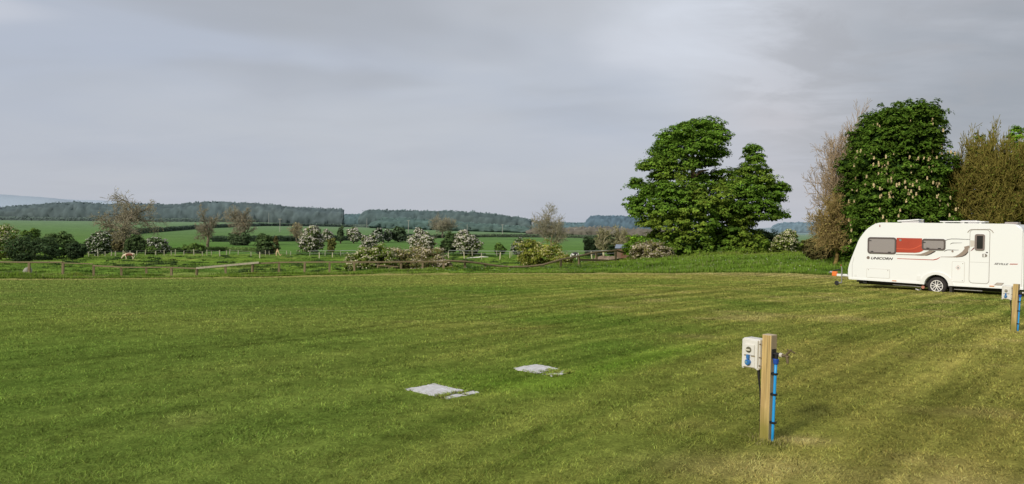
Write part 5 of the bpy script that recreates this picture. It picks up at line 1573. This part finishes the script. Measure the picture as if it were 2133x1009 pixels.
# hawthorns, bushes and small trees of the valley
B = [
    ('cream flowering hawthorn at the far left edge of the pasture', 4, 474, 44, 148, 'cream', {}),
    ('dark round bush rising behind the left hedge beside the left hawthorn', 60, 478, 24, 168, 'green', {}),
    ('tall dark hump of the field-edge hedge left of the big bare tree', 128, 486, 36, 158, 'dark', {}),
    ('long low dark thicket along the left end of the pasture', 78, 499, 52, 142, 'deep', dict(lumps=14)),
    ('dark thicket tapering down right of the left hedge hump', 158, 506, 20, 152, 'deep', {}),
    ('dark bush flecked with blossom left of the big bare tree', 203, 487, 27, 172, 'half', {}),
    ('brown green scrub against the foot of the big bare tree', 242, 488, 26, 196, 'brown', {}),
    ('dark leafy scrub right of the big bare tree trunk', 282, 489, 24, 186, 'dark', {}),
    ('grey white hawthorn behind the pasture fence right of the big bare tree', 332, 496, 22, 184, 'half', {}),
    ('small pale green bush between the big bare tree and the grey hawthorn', 313, 513, 13, 180, 'green', {}),
    ('low pale scrub behind the fence left of the slim bare tree', 400, 508, 24, 188, 'green', dict(lumps=5)),
    ('dark bush at the foot of the round bare tree', 500, 488, 22, 262, 'dark', {}),
    ('brown tinged dark bush behind the pale forked dead branch', 555, 490, 25, 184, 'dark', {}),
    ('spiky brown sapling on the right side of the brown tinged bush', 574, 492, 6, 183, 'brown', dict(lumps=4)),
    ('tall white hawthorn covered in blossom left of centre', 647, 473, 27, 184, 'haw', dict(dens=1.2)),
    ('thin olive bush just right of the tall white hawthorn', 690, 496, 9, 182, 'olive', dict(lumps=5)),
    ('small white hawthorn in the far hedge right of the tall white one', 684, 479, 13, 300, 'haw', {}),
    ('narrow dark green tree in the far hedge among small hawthorns', 709, 471, 7, 300, 'dark', dict(lumps=4)),
    ('white topped hawthorn in the far hedge with a dark foot', 737, 473, 13, 302, 'haw', {}),
    ('pale speckled hawthorn in the far hedge above the cream bush', 784, 477, 14, 318, 'half', {}),
    ('greyish hawthorn next to the round dark bush in the far hedge', 808, 478, 9, 322, 'half', {}),
    ('wide dark bush in the far hedge left of the utility pole', 830, 474, 17, 326, 'dark', {}),
    ('white round hawthorn rising behind the cream front bush', 770, 491, 18, 176, 'haw', {}),
    ('dark tree top peeping over the brightest hawthorn', 878, 474, 11, 300, 'dark', {}),
    ('brightest white hawthorn above the beige front thicket', 881, 480, 26, 168, 'haw', dict(dens=1.25)),
    ('open dark green tree between two white hawthorns', 934, 487, 21, 170, 'dark', {}),
    ('white hawthorn right of the open dark green tree', 974, 482, 25, 166, 'haw', dict(dens=1.15)),
    ('little green bush alone at the fence in the paddock', 1040, 506, 12, 168, 'green', dict(lumps=5)),
    ('greyish half flowering hawthorn left of the tall central bare tree', 1080, 497, 19, 162, 'half', {}),
    ('dark green bush touching the right of the half flowering hawthorn', 1106, 502, 14, 158, 'dark', {}),
    ('cream flowered sprawling bush behind the rail fence at centre', 770, 513, 42, 68, 'cream', dict(lumps=16, per=34)),
    ('low creamy side shoots spreading left below the sprawling bush', 742, 544, 22, 67, 'cream', dict(lumps=6)),
    ('beige flowering thicket behind the rail fence right of the cream bush', 866, 519, 58, 70, 'pink', dict(lumps=18, per=34, flat=.6)),
    ('low beige flowered shoots at the right end of the front thicket', 926, 538, 18, 69, 'pink', dict(lumps=6)),
    ('yellow green elder bush below the central bare tree', 1122, 508, 50, 84, 'yellow', dict(lumps=12, per=34)),
    ('low yellow green shoots right of the elder bush by the sagging rail', 1170, 534, 24, 82, 'yellow', dict(lumps=6)),
    ('dark evergreen clump behind the pale multi stemmed trees', 1238, 494, 22, 150, 'deep', {}),
    ('dark evergreen clump farther right behind the pale stems', 1278, 496, 24, 152, 'deep', {}),
    ('brown green scrub between the evergreens and the small shed', 1312, 492, 16, 150, 'brown', {}),
    ('bright green leafy bush left of the big sycamore above the shed', 1336, 492, 34, 84, 'bright', dict(lumps=8)),
    ('pinkish white hawthorn at the left foot of the sycamore', 1348, 508, 44, 77, 'pink', dict(lumps=12, per=34)),
    ('dark shaded bush beneath the right boughs of the sycamore', 1596, 482, 38, 88, 'deep', dict(lumps=10)),
    ('cream hawthorn at the right foot of the sycamore', 1634, 485, 34, 78, 'cream', dict(lumps=10, per=34)),
    ('dull green bush in the gap between cream hawthorn and twiggy shrub', 1684, 500, 22, 80, 'olive', {}),
]
r = np.random.default_rng(41)
for lab, px, top, hw, Z, kind, kw in B:
    flower = 'b' in KIND[kind] and kind != 'yellow'
    bush(lab, px, top, hw, Z, kind, r, name='hawthorn' if 'hawthorn' in lab else ('thicket' if 'thicket' in lab else 'bush'), cat='hawthorn' if 'hawthorn' in lab else 'bush', **kw)

# bare trees of the valley
r = np.random.default_rng(52)
BR = dict(bark=S(112, 100, 82), twig=S(154, 146, 124))
bare_tree('bare_tree', 'biggest bare spreading tree with brown twigs standing in the left pasture', 264, 399, 60, 190, r, levels=4, kids=(3, 2, 2, 1), wob=.22, trop=.0, rmin=.026, rr0=.036, trunk=.30, ratio=.56, spread=(.55, 1.2), leafc=S(142, 134, 98), nleaf=800, lsize=.22, **BR)
bare_tree('bare_tree', 'slim bare tree with a forked trunk left of the round bare tree', 433, 428, 26, 225, r, levels=4, kids=(2, 2, 2, 1), wob=.24, trop=.0, rmin=.030, rr0=.036, trunk=.35, ratio=.55, leafc=S(136, 118, 90), nleaf=250, lsize=.24, **BR)
bare_tree('bare_tree', 'round headed bare tree above a dark bush right of the slim one', 499, 431, 32, 266, r, levels=4, kids=(3, 2, 2, 1), wob=.2, trop=.0, rmin=.035, rr0=.032, trunk=.3, ratio=.56, leafc=S(132, 116, 88), nleaf=700, lsize=.26, **BR)
bare_tree('bare_tree', 'small hazy brown tree in the far hedge left of the tall white hawthorn', 618, 463, 15, 312, r, trop=.02, levels=3, kids=(3, 2, 2), rmin=.04, rr0=.03, trunk=.2, leafc=S(136, 124, 84), nleaf=700, lsize=.3, **BR)
bare_tree('bare_tree', 'olive brown budding tree in the far hedge right of the utility pole', 922, 447, 27, 400, r, levels=4, kids=(3, 2, 2, 1), trop=.03, rmin=.04, rr0=.03, trunk=.25, leafc=S(128, 122, 88), nleaf=1100, lsize=.34, **BR)
bare_tree('bare_tree', 'tall bare tree of fine grey twigs rising behind the elder bush at centre', 1143, 425, 36, 140, r, levels=4, kids=(2, 2, 2, 1), rmin=.022, rr0=.022, trunk=.30, ratio=.60, trop=.08, bark=S(128, 116, 92), twig=S(150, 144, 124), leafc=S(132, 122, 80), nleaf=150, lsize=.13)
for px, top, hw, lab in ((1258, 475, 18, 'pale stemmed bare tree left of the pair in front of the evergreens'), (1290, 470, 18, 'pale stemmed bare tree nearer the small shed')):
    bare_tree('bare_tree', lab, px, top, hw, 135, r, group='pale stemmed trees by the shed', levels=4, kids=(2, 2, 1, 1), rmin=.035, rr0=.04, trunk=.1, spread=(.3, .8), trop=.1, bark=S(196, 184, 150), twig=S(148, 142, 112), leafc=S(124, 122, 86), nleaf=250, lsize=.2)

# hedges on the far fields
r = np.random.default_rng(61)
HC = S(60, 78, 46)
hedge('dark field hedge climbing left to right across the far green slope', [(205, 330), (260, 370), (310, 430), (420, 560), (540, 700), (640, 760), (735, 800)], 2.6, 2.5, HC, r)
hedge('long mid-field hedge running behind the white hawthorns', MIDHEDGE[:4], 2.4, 2.6, HC, r)
hedge('thin far continuation of the mid-field hedge right of the hawthorns', MIDHEDGE[3:], 1.8, 2.5, S(78, 92, 56), r)
hedge('low rough hedge behind the left pasture fence posts', [(330, 196), (400, 200), (470, 208), (560, 200)], 1.2, 2.0, S(84, 104, 50), r)
hedge('dark hedge line along the foot of the left wood', [(-60, 880), (120, 880), (300, 890), (420, 900), (540, 930)], 4.0, 4, S(58, 76, 46), r)
hedge('short bushy hedge in the gap between the two far woods', [(738, 820), (760, 810), (800, 800), (870, 790)], 3.0, 4, S(62, 80, 50), r)
hedge('low overgrown hedge behind the tape fence of the paddock', [(620, 180), (700, 178), (800, 172), (930, 168), (1010, 166)], .7, 1.2, S(70, 96, 44), r)

# far woods and hills, distance haze mixed into their base colours
r = np.random.default_rng(71)
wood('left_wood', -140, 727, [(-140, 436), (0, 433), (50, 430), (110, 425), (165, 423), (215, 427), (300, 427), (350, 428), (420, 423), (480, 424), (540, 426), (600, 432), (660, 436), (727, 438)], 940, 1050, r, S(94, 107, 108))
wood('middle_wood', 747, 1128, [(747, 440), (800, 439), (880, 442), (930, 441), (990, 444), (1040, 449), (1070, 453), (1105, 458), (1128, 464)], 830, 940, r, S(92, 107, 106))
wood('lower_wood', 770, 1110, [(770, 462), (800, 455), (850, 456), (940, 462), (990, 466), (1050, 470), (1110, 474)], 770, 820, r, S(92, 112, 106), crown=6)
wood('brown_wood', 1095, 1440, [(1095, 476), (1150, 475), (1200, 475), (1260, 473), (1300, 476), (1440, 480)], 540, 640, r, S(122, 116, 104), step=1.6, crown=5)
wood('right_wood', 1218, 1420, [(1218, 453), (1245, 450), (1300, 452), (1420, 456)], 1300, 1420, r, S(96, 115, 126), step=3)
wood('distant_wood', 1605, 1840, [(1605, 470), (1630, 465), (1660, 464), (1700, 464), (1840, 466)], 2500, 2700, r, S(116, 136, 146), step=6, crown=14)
wood('ridge_trees', 1108, 1232, [(1108, 461), (1150, 464), (1232, 465)], 1500, 1560, r, S(100, 122, 126), step=3)
wood('gap_trees', 690, 790, [(690, 451), (722, 447.5), (765, 447.5), (790, 451)], 1150, 1200, r, S(94, 114, 116), step=2, rough=.3)


def hills(name, pts, Z, col, r, thick=600, base=-40):
    V, Cc, n = [], [], len(pts)
    fine = np.linspace(pts[0][0], pts[-1][0], 140)
    ys = np.interp(fine, [p[0] for p in pts], [p[1] for p in pts]) + .5 * np.interp(np.arange(140), np.arange(0, 140, 4), r.normal(0, 1, 35))
    rows = [(0.0, -1.0), (.35, .5), (.7, .85), (1.0, 1.0), (1.6, .9)]
    for f, hf in rows:
        for px, py in zip(fine, ys):
            top = at(px, py, Z)
            z = base + (top[2] - base) * max(hf, 0)
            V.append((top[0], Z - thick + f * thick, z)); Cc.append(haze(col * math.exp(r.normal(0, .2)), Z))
    idx = np.arange(len(V)).reshape(len(rows), 140)
    f = np.stack([idx[:-1, :-1], idx[:-1, 1:], idx[1:, 1:], idx[1:, :-1]], -1).reshape(-1, 4)
    o = link(name, mesh_np(name, V, f, np.array(Cc), smooth=True), M['twig'])
    return tag(o, kind='structure')


hills('hills', [(-400, 402), (-100, 402), (0, 405), (60, 409), (115, 413), (150, 420), (220, 440), (300, 452)], 6000, S(70, 100, 90), r)
hills('distant_hills', [(-300, 412), (60, 414), (150, 416), (240, 419), (400, 432), (560, 445), (700, 470)], 8200, S(80, 105, 100), r)
hills('right_hills', [(1400, 482), (1560, 478), (1600, 474), (1640, 470), (1760, 470), (2100, 474), (2600, 478)], 3000, S(66, 96, 76), r, thick=250)

# fences
r = np.random.default_rng(81)
build_front_fence()
POSTM = principled('bleached_post', S(170, 166, 140), .8, noise=.3, nscale=4)
WIREM = principled('fence_wire', S(150, 150, 140), .5)
TAPEM = principled('white_fence_tape', S(178, 180, 176), .6)
back = [(185, 166), (204, 167), (219, 168), (232, 170), (240.5, 171), (256.5, 172), (271, 172), (285, 174), (302.5, 174), (324.5, 175), (342, 174), (357, 176), (365, 174), (383, 177), (404, 177), (421.5, 172), (431, 178), (440.5, 178), (458, 168), (472, 178), (478, 180), (496, 178), (523, 168), (541, 160), (546, 184), (553, 174), (561, 178), (569.5, 184), (597, 180), (605, 176), (624, 180)]
wire_fence('wire_fence', 'line of many thin weathered posts with wire at the back of the left pasture', back, r, POSTM, [(.85, .015, 0, len(back), WIREM), (.5, .012, 0, len(back), WIREM)], w=.17, h=1.15)
tape = [(645, 170), (665, 150), (677, 170), (692, 152), (710, 172), (742, 170), (934, 142), (967, 136), (984, 160), (1003, 132), (1035, 156), (1041, 124), (1062, 136), (1066, 156), (1180, 138), (1232, 118)]
ts = sorted(tape, key=lambda p: p[0])
tb = [(645, 170), (677, 170), (710, 172), (742, 170), (800, 168), (860, 164), (934, 160), (984, 160), (1035, 156), (1066, 154), (1120, 150), (1180, 142), (1232, 134), (1300, 128)]
wire_fence('tape_fence', 'paddock fence of thin posts carrying white electric tape behind the front bushes', tb, r, POSTM, [(.95, .035, 0, 4, TAPEM), (.95, .035, 6, len(tb), TAPEM), (.5, .015, 0, len(tb), TAPEM)], w=.14, h=1.2, hvar=.12)
fb = [(541, 150), (665, 150), (692, 152), (934, 142), (967, 136), (1003, 130), (1041, 122), (1062, 134), (1170, 112), (1233, 104)]
wire_fence('stake_fence', 'nearer row of widely spaced pale stakes with thin wire crossing the paddock', fb, r, principled('pale_stake', S(196, 186, 156), .8), [(.8, .010, 0, len(fb), WIREM)], w=.13, h=1.25, hvar=.12)

# utility poles
utility_pole('tall utility pole left of the tall white hawthorn', 583, 456, 500)
utility_pole('faint distant utility pole against the left wood', 559.6, 444, 900, False)
utility_pole('faint utility pole at the gap between the woods', 764, 455, 800, False)
utility_pole('utility pole with crossarm above the wide dark bush', 850.5, 459, 520)
utility_pole('faint utility pole against the lower wood right of the budding tree', 973, 467, 720, False)
utility_pole('utility pole on the green field left of the central bare tree', 1046.5, 468, 560)
utility_pole('utility pole before the brown wood right of the central bare tree', 1197, 476, 540)

# animals
r = np.random.default_rng(91)
q = foot(268, 150)
skin_animal('cow', 'brown and cream cow grazing head down in the left pasture', 'cow', q, math.radians(8), 1.05, cow_mat())
q = foot(1197, 112)
skin_animal('pony', 'black and white pony grazing behind the rail fence near the shed', 'pony', q + np.array([0, 0, 0]), math.radians(-62), .95, patch_mat('piebald_coat', S(34, 30, 30), S(226, 222, 214), 1.6, .50, 3.1))

# small things
def dead_branch():
    b = foot(577, 172)
    t = thing('dead_branch', 'pale forked dead branch propped against the pasture fence', 'branch', b)
    c = S(206, 180, 142)
    for nm, pts, rad in (('limb', [(-.1, 0, 0), (-.15, 0, .6), (.0, 0, 1.05), (.12, 0, 1.55)], [.13, .15, .16, .10]), ('limb', [(.12, -.05, 1.4), (.3, -.05, .9), (.55, -.1, .35), (.85, -.1, .02)], [.13, .12, .11, .09]), ('limb', [(.85, -.1, .1), (1.0, 0, .45)], [.07, .03])):
        ss = [(np.array(pts[i]), np.array(pts[i + 1]), rad[i], rad[i + 1]) for i in range(len(pts) - 1)]
        V, Fc, C = segs_mesh(ss, np.tile(c, (len(ss), 1)), 7); link(nm, mesh_np(nm, V, Fc, C, smooth=True), M['twig'], t)


dead_branch()


def boulder():
    b = foot(57, 61.2)
    bm = bmesh.new(); bmesh.ops.create_icosphere(bm, subdivisions=3, radius=.3)
    for v in bm.verts:
        n_ = vnoise(np.array([v.co.x * 4 + v.co.z * 3]), np.array([v.co.y * 4 + 2]), 1.0, 3)[0]
        v.co *= .75 + .5 * n_; v.co.z = v.co.z * 1.25 + .38
    o = bm_obj('boulder', bm, principled('pale_stone', S(168, 164, 150), .9, noise=.3, nscale=6, bump=.4), None, True); o.location = b
    tag(o, 'pale grey boulder leaning at the leftmost fence post', 'boulder')


boulder()
mound('stone_heap', 'low flat heap of whitish rubble lying in the paddock', 'rubble heap', 993, 140, 5.0, 2.0, .28, S(214, 208, 196), r)
mound('straw_heap', 'reddish brown heap of old straw behind the rail fence', 'straw heap', 1263, 96, 4.4, 2.6, .55, S(142, 124, 106), r)


def shed():
    b = foot(1301, 100); b[2] -= .1
    t = thing('shed', 'small brown shed with a grey pitched roof half hidden by the bright green bush', 'shed', b, math.radians(-12))
    top = at(1301, 511, 100)[2] - b[2]; eave = at(1301, 517, 100)[2] - b[2]
    w, d = .95, 1.6
    bm = bmesh.new(); box(bm, -w, -d, -.2, w, d, eave); bm_obj('wall', bm, principled('shed_boards', S(126, 100, 80), .8, noise=.3, nscale=3, stretch=(8, 8, .6)), t)
    bm = bmesh.new()
    a = [(-w - .2, eave - .02), (0, top), (w + .2, eave - .02)]
    vs0 = [bm.verts.new((x, -d - .2, z)) for x, z in a] + [bm.verts.new((x, -d - .2, z + .08)) for x, z in a[::-1]]
    vs1 = [bm.verts.new(v.co + Vector((0, 2 * d + .4, 0))) for v in vs0]
    bm.faces.new(vs0); bm.faces.new(vs1[::-1])
    for k in range(6): bm.faces.new((vs0[k], vs1[k], vs1[(k + 1) % 6], vs0[(k + 1) % 6]))
    bmesh.ops.rotate(bm, cent=(0, 0, 0), matrix=Matrix.Rotation(math.radians(90), 3, 'Z'), verts=bm.verts[:])
    for v in bm.verts: v.co.x *= (w + .2) / (d + .2); v.co.y *= (d + .2) / (w + .2)
    bm_obj('roof', bm, principled('slate_roof', S(136, 146, 162), .5, noise=.15, nscale=4), t)
    bm = bmesh.new(); box(bm, -.4, -d - .03, 0, .3, -d - .002, eave * .85); bm_obj('door', bm, principled('shed_door', S(118, 82, 62), .8), t)


shed()

# ------------------------------------------------------------------ world, sun, camera
SUN_EL, SUN_AZ = math.radians(27), math.radians(180 + 40)   # azimuth from +y, clockwise: behind the viewer to the left
world = bpy.data.worlds.new('World'); scene.world = world; world.use_nodes = True
nt = world.node_tree; nt.nodes.clear()
out = nt.nodes.new('ShaderNodeOutputWorld')
sky = nt.nodes.new('ShaderNodeTexSky'); sky.sky_type = 'NISHITA'; sky.sun_disc = False
sky.sun_elevation = SUN_EL; sky.sun_rotation = SUN_AZ; sky.air_density = 1.2; sky.dust_density = 3
bg = nt.nodes.new('ShaderNodeBackground'); bg.inputs['Strength'].default_value = .08
nt.links.new(sky.outputs[0], bg.inputs[0])
tc = nt.nodes.new('ShaderNodeTexCoord')
nv = nt.nodes.new('ShaderNodeVectorMath'); nv.operation = 'NORMALIZE'; nt.links.new(tc.outputs['Generated'], nv.inputs[0])
sp = nt.nodes.new('ShaderNodeSeparateXYZ'); nt.links.new(nv.outputs[0], sp.inputs[0])


def math_(op, a, b=None, c=None):
    n = nt.nodes.new('ShaderNodeMath'); n.operation = op
    for i, v in enumerate((a, b, c)):
        if v is None: continue
        if isinstance(v, (int, float)): n.inputs[i].default_value = v
        else: nt.links.new(v, n.inputs[i])
    return n.outputs[0]


def mixc(f, a, b):
    n = nt.nodes.new('ShaderNodeMix'); n.data_type = 'RGBA'
    nt.links.new(f, n.inputs['Factor']) if not isinstance(f, (int, float)) else setattr(n.inputs['Factor'], 'default_value', f)
    for k, v in (('A', a), ('B', b)):
        if isinstance(v, (tuple, np.ndarray)): n.inputs[k].default_value = (*[float(q_) for q_ in v], 1)
        else: nt.links.new(v, n.inputs[k])
    return n.outputs['Result']


def mapr(v, a, b, c=0.0, d=1.0, smooth=True):
    n = nt.nodes.new('ShaderNodeMapRange'); n.interpolation_type = 'SMOOTHSTEP' if smooth else 'LINEAR'
    nt.links.new(v, n.inputs[0])
    for i, q_ in enumerate((a, b, c, d)): n.inputs[i + 1].default_value = q_
    return n.outputs[0]


# cloud deck: direction projected on a plane overhead
zc = math_('ADD', math_('MAXIMUM', sp.outputs['Z'], 0.0), .16)
cx_ = math_('DIVIDE', sp.outputs['X'], zc); cy_ = math_('DIVIDE', sp.outputs['Y'], zc)
cv = nt.nodes.new('ShaderNodeCombineXYZ'); nt.links.new(cx_, cv.inputs[0]); nt.links.new(cy_, cv.inputs[1])


def noise(scale, detail, rough, loc, stretch=(1, 1, 1), dist=0.0):
    mp = nt.nodes.new('ShaderNodeMapping'); mp.inputs['Location'].default_value = loc; mp.inputs['Scale'].default_value = stretch
    nt.links.new(cv.outputs[0], mp.inputs[0])
    n = nt.nodes.new('ShaderNodeTexNoise'); n.inputs['Scale'].default_value = scale; n.inputs['Detail'].default_value = detail; n.inputs['Roughness'].default_value = rough
    n.inputs['Distortion'].default_value = dist
    nt.links.new(mp.outputs[0], n.inputs['Vector'])
    return n.outputs['Fac']


def spot(px, py, r0, r1):
    d = ray(px, py); d = d / np.linalg.norm(d)
    n = nt.nodes.new('ShaderNodeVectorMath'); n.operation = 'DISTANCE'; n.inputs[1].default_value = tuple(d); nt.links.new(nv.outputs[0], n.inputs[0])
    return mapr(n.outputs['Value'], r0, r1, 1.0, 0.0)


n1 = noise(.55, 5, .5, (3.1, .7, 0), dist=.3); n2 = noise(1.7, 6, .55, (8.3, 2.2, 0), (.7, 1, 1), .4)
base = mixc(mapr(n1, .34, .66), S(180, 188, 203), S(191, 196, 205))
hor = mapr(sp.outputs['Z'], -.02, .20, 1.0, 0.0)
base = mixc(math_('MULTIPLY', hor, .75), base, S(187, 191, 200))
warm = math_('MULTIPLY', mapr(sp.outputs['X'], .05, .6), .45)
base = mixc(warm, base, S(195, 195, 200))
base = mixc(math_('MULTIPLY', mapr(n2, .50, .75), .14), base, S(164, 169, 180))
base = mixc(math_('MULTIPLY', mapr(n2, .50, .28), .14), base, S(204, 206, 214))
topg = math_('MULTIPLY', mapr(sp.outputs['Z'], .18, .34), .45)
base = mixc(topg, base, S(181, 182, 184))
base = mixc(math_('MULTIPLY', math_('MULTIPLY', spot(1610, 290, .0, .16), mapr(n1, .3, .7, .5, 1.0)), .5), base, S(206, 200, 204))
base = mixc(math_('MULTIPLY', math_('MULTIPLY', spot(575, 160, .0, .05), mapr(n2, .35, .6, .2, 1.0)), .5), base, S(164, 170, 184))
base = mixc(math_('MULTIPLY', math_('MULTIPLY', spot(740, 135, .0, .06), mapr(n2, .35, .6, .1, 1.0)), .4), base, S(168, 172, 184))
n3 = noise(.8, 3, .45, (1.3, 5.2, 0), (.75, 1.05, 1), .9)
base = mixc(math_('MULTIPLY', math_('MULTIPLY', mapr(n3, .48, .62), mapr(sp.outputs['Z'], .08, .24)), .6), base, S(164, 168, 175))
base = mixc(math_('MULTIPLY', math_('MULTIPLY', mapr(n3, .46, .34), mapr(sp.outputs['Z'], .06, .24)), .55), base, S(207, 210, 219))
base = mixc(math_('MULTIPLY', math_('MULTIPLY', spot(2150, 130, .06, .30), mapr(n2, .25, .6, .5, 1.0)), .9), base, S(154, 160, 169))
base = mixc(math_('MULTIPLY', math_('MULTIPLY', spot(1440, 15, .0, .17), mapr(n2, .3, .6, 1.0, .4)), .9), base, S(218, 224, 235))
n5 = noise(2.6, 7, .6, (4.4, 9.1, 0), (.8, 1, 1), .5)
base = mixc(math_('MULTIPLY', math_('MULTIPLY', spot(1850, 70, .08, .26), mapr(n5, .42, .62, .1, 1.0)), .6), base, S(168, 170, 176))
bg2 = nt.nodes.new('ShaderNodeBackground'); bg2.inputs['Strength'].default_value = 1.05
nt.links.new(base, bg2.inputs[0])
mxs = nt.nodes.new('ShaderNodeMixShader'); mxs.inputs[0].default_value = .93
nt.links.new(bg.outputs[0], mxs.inputs[1]); nt.links.new(bg2.outputs[0], mxs.inputs[2]); nt.links.new(mxs.outputs[0], out.inputs[0])

sl = bpy.data.lights.new('sun', 'SUN'); sl.energy = 2.8; sl.angle = math.radians(5); sl.color = (1.0, .945, .86)
so = bpy.data.objects.new('sun', sl); COL.objects.link(so)
d = Vector((math.sin(SUN_AZ) * math.cos(SUN_EL), math.cos(SUN_AZ) * math.cos(SUN_EL), math.sin(SUN_EL)))
so.rotation_euler = d.to_track_quat('Z', 'Y').to_euler(); so.location = d * 60

cam = bpy.data.cameras.new('camera'); cam.sensor_width = 36; cam.lens = F / 2133 * 36; cam.clip_end = 30000; cam.clip_start = .05
co = bpy.data.objects.new('camera', cam); COL.objects.link(co)
m4 = Matrix([list(RM[i]) + [0] for i in range(3)] + [[0, 0, 0, 1]])
co.matrix_world = Matrix.Translation((0, 0, EYE)) @ m4
scene.camera = co

scene.view_settings.view_transform = 'Standard'; scene.view_settings.look = 'None'; scene.view_settings.exposure = 0; scene.view_settings.gamma = 1
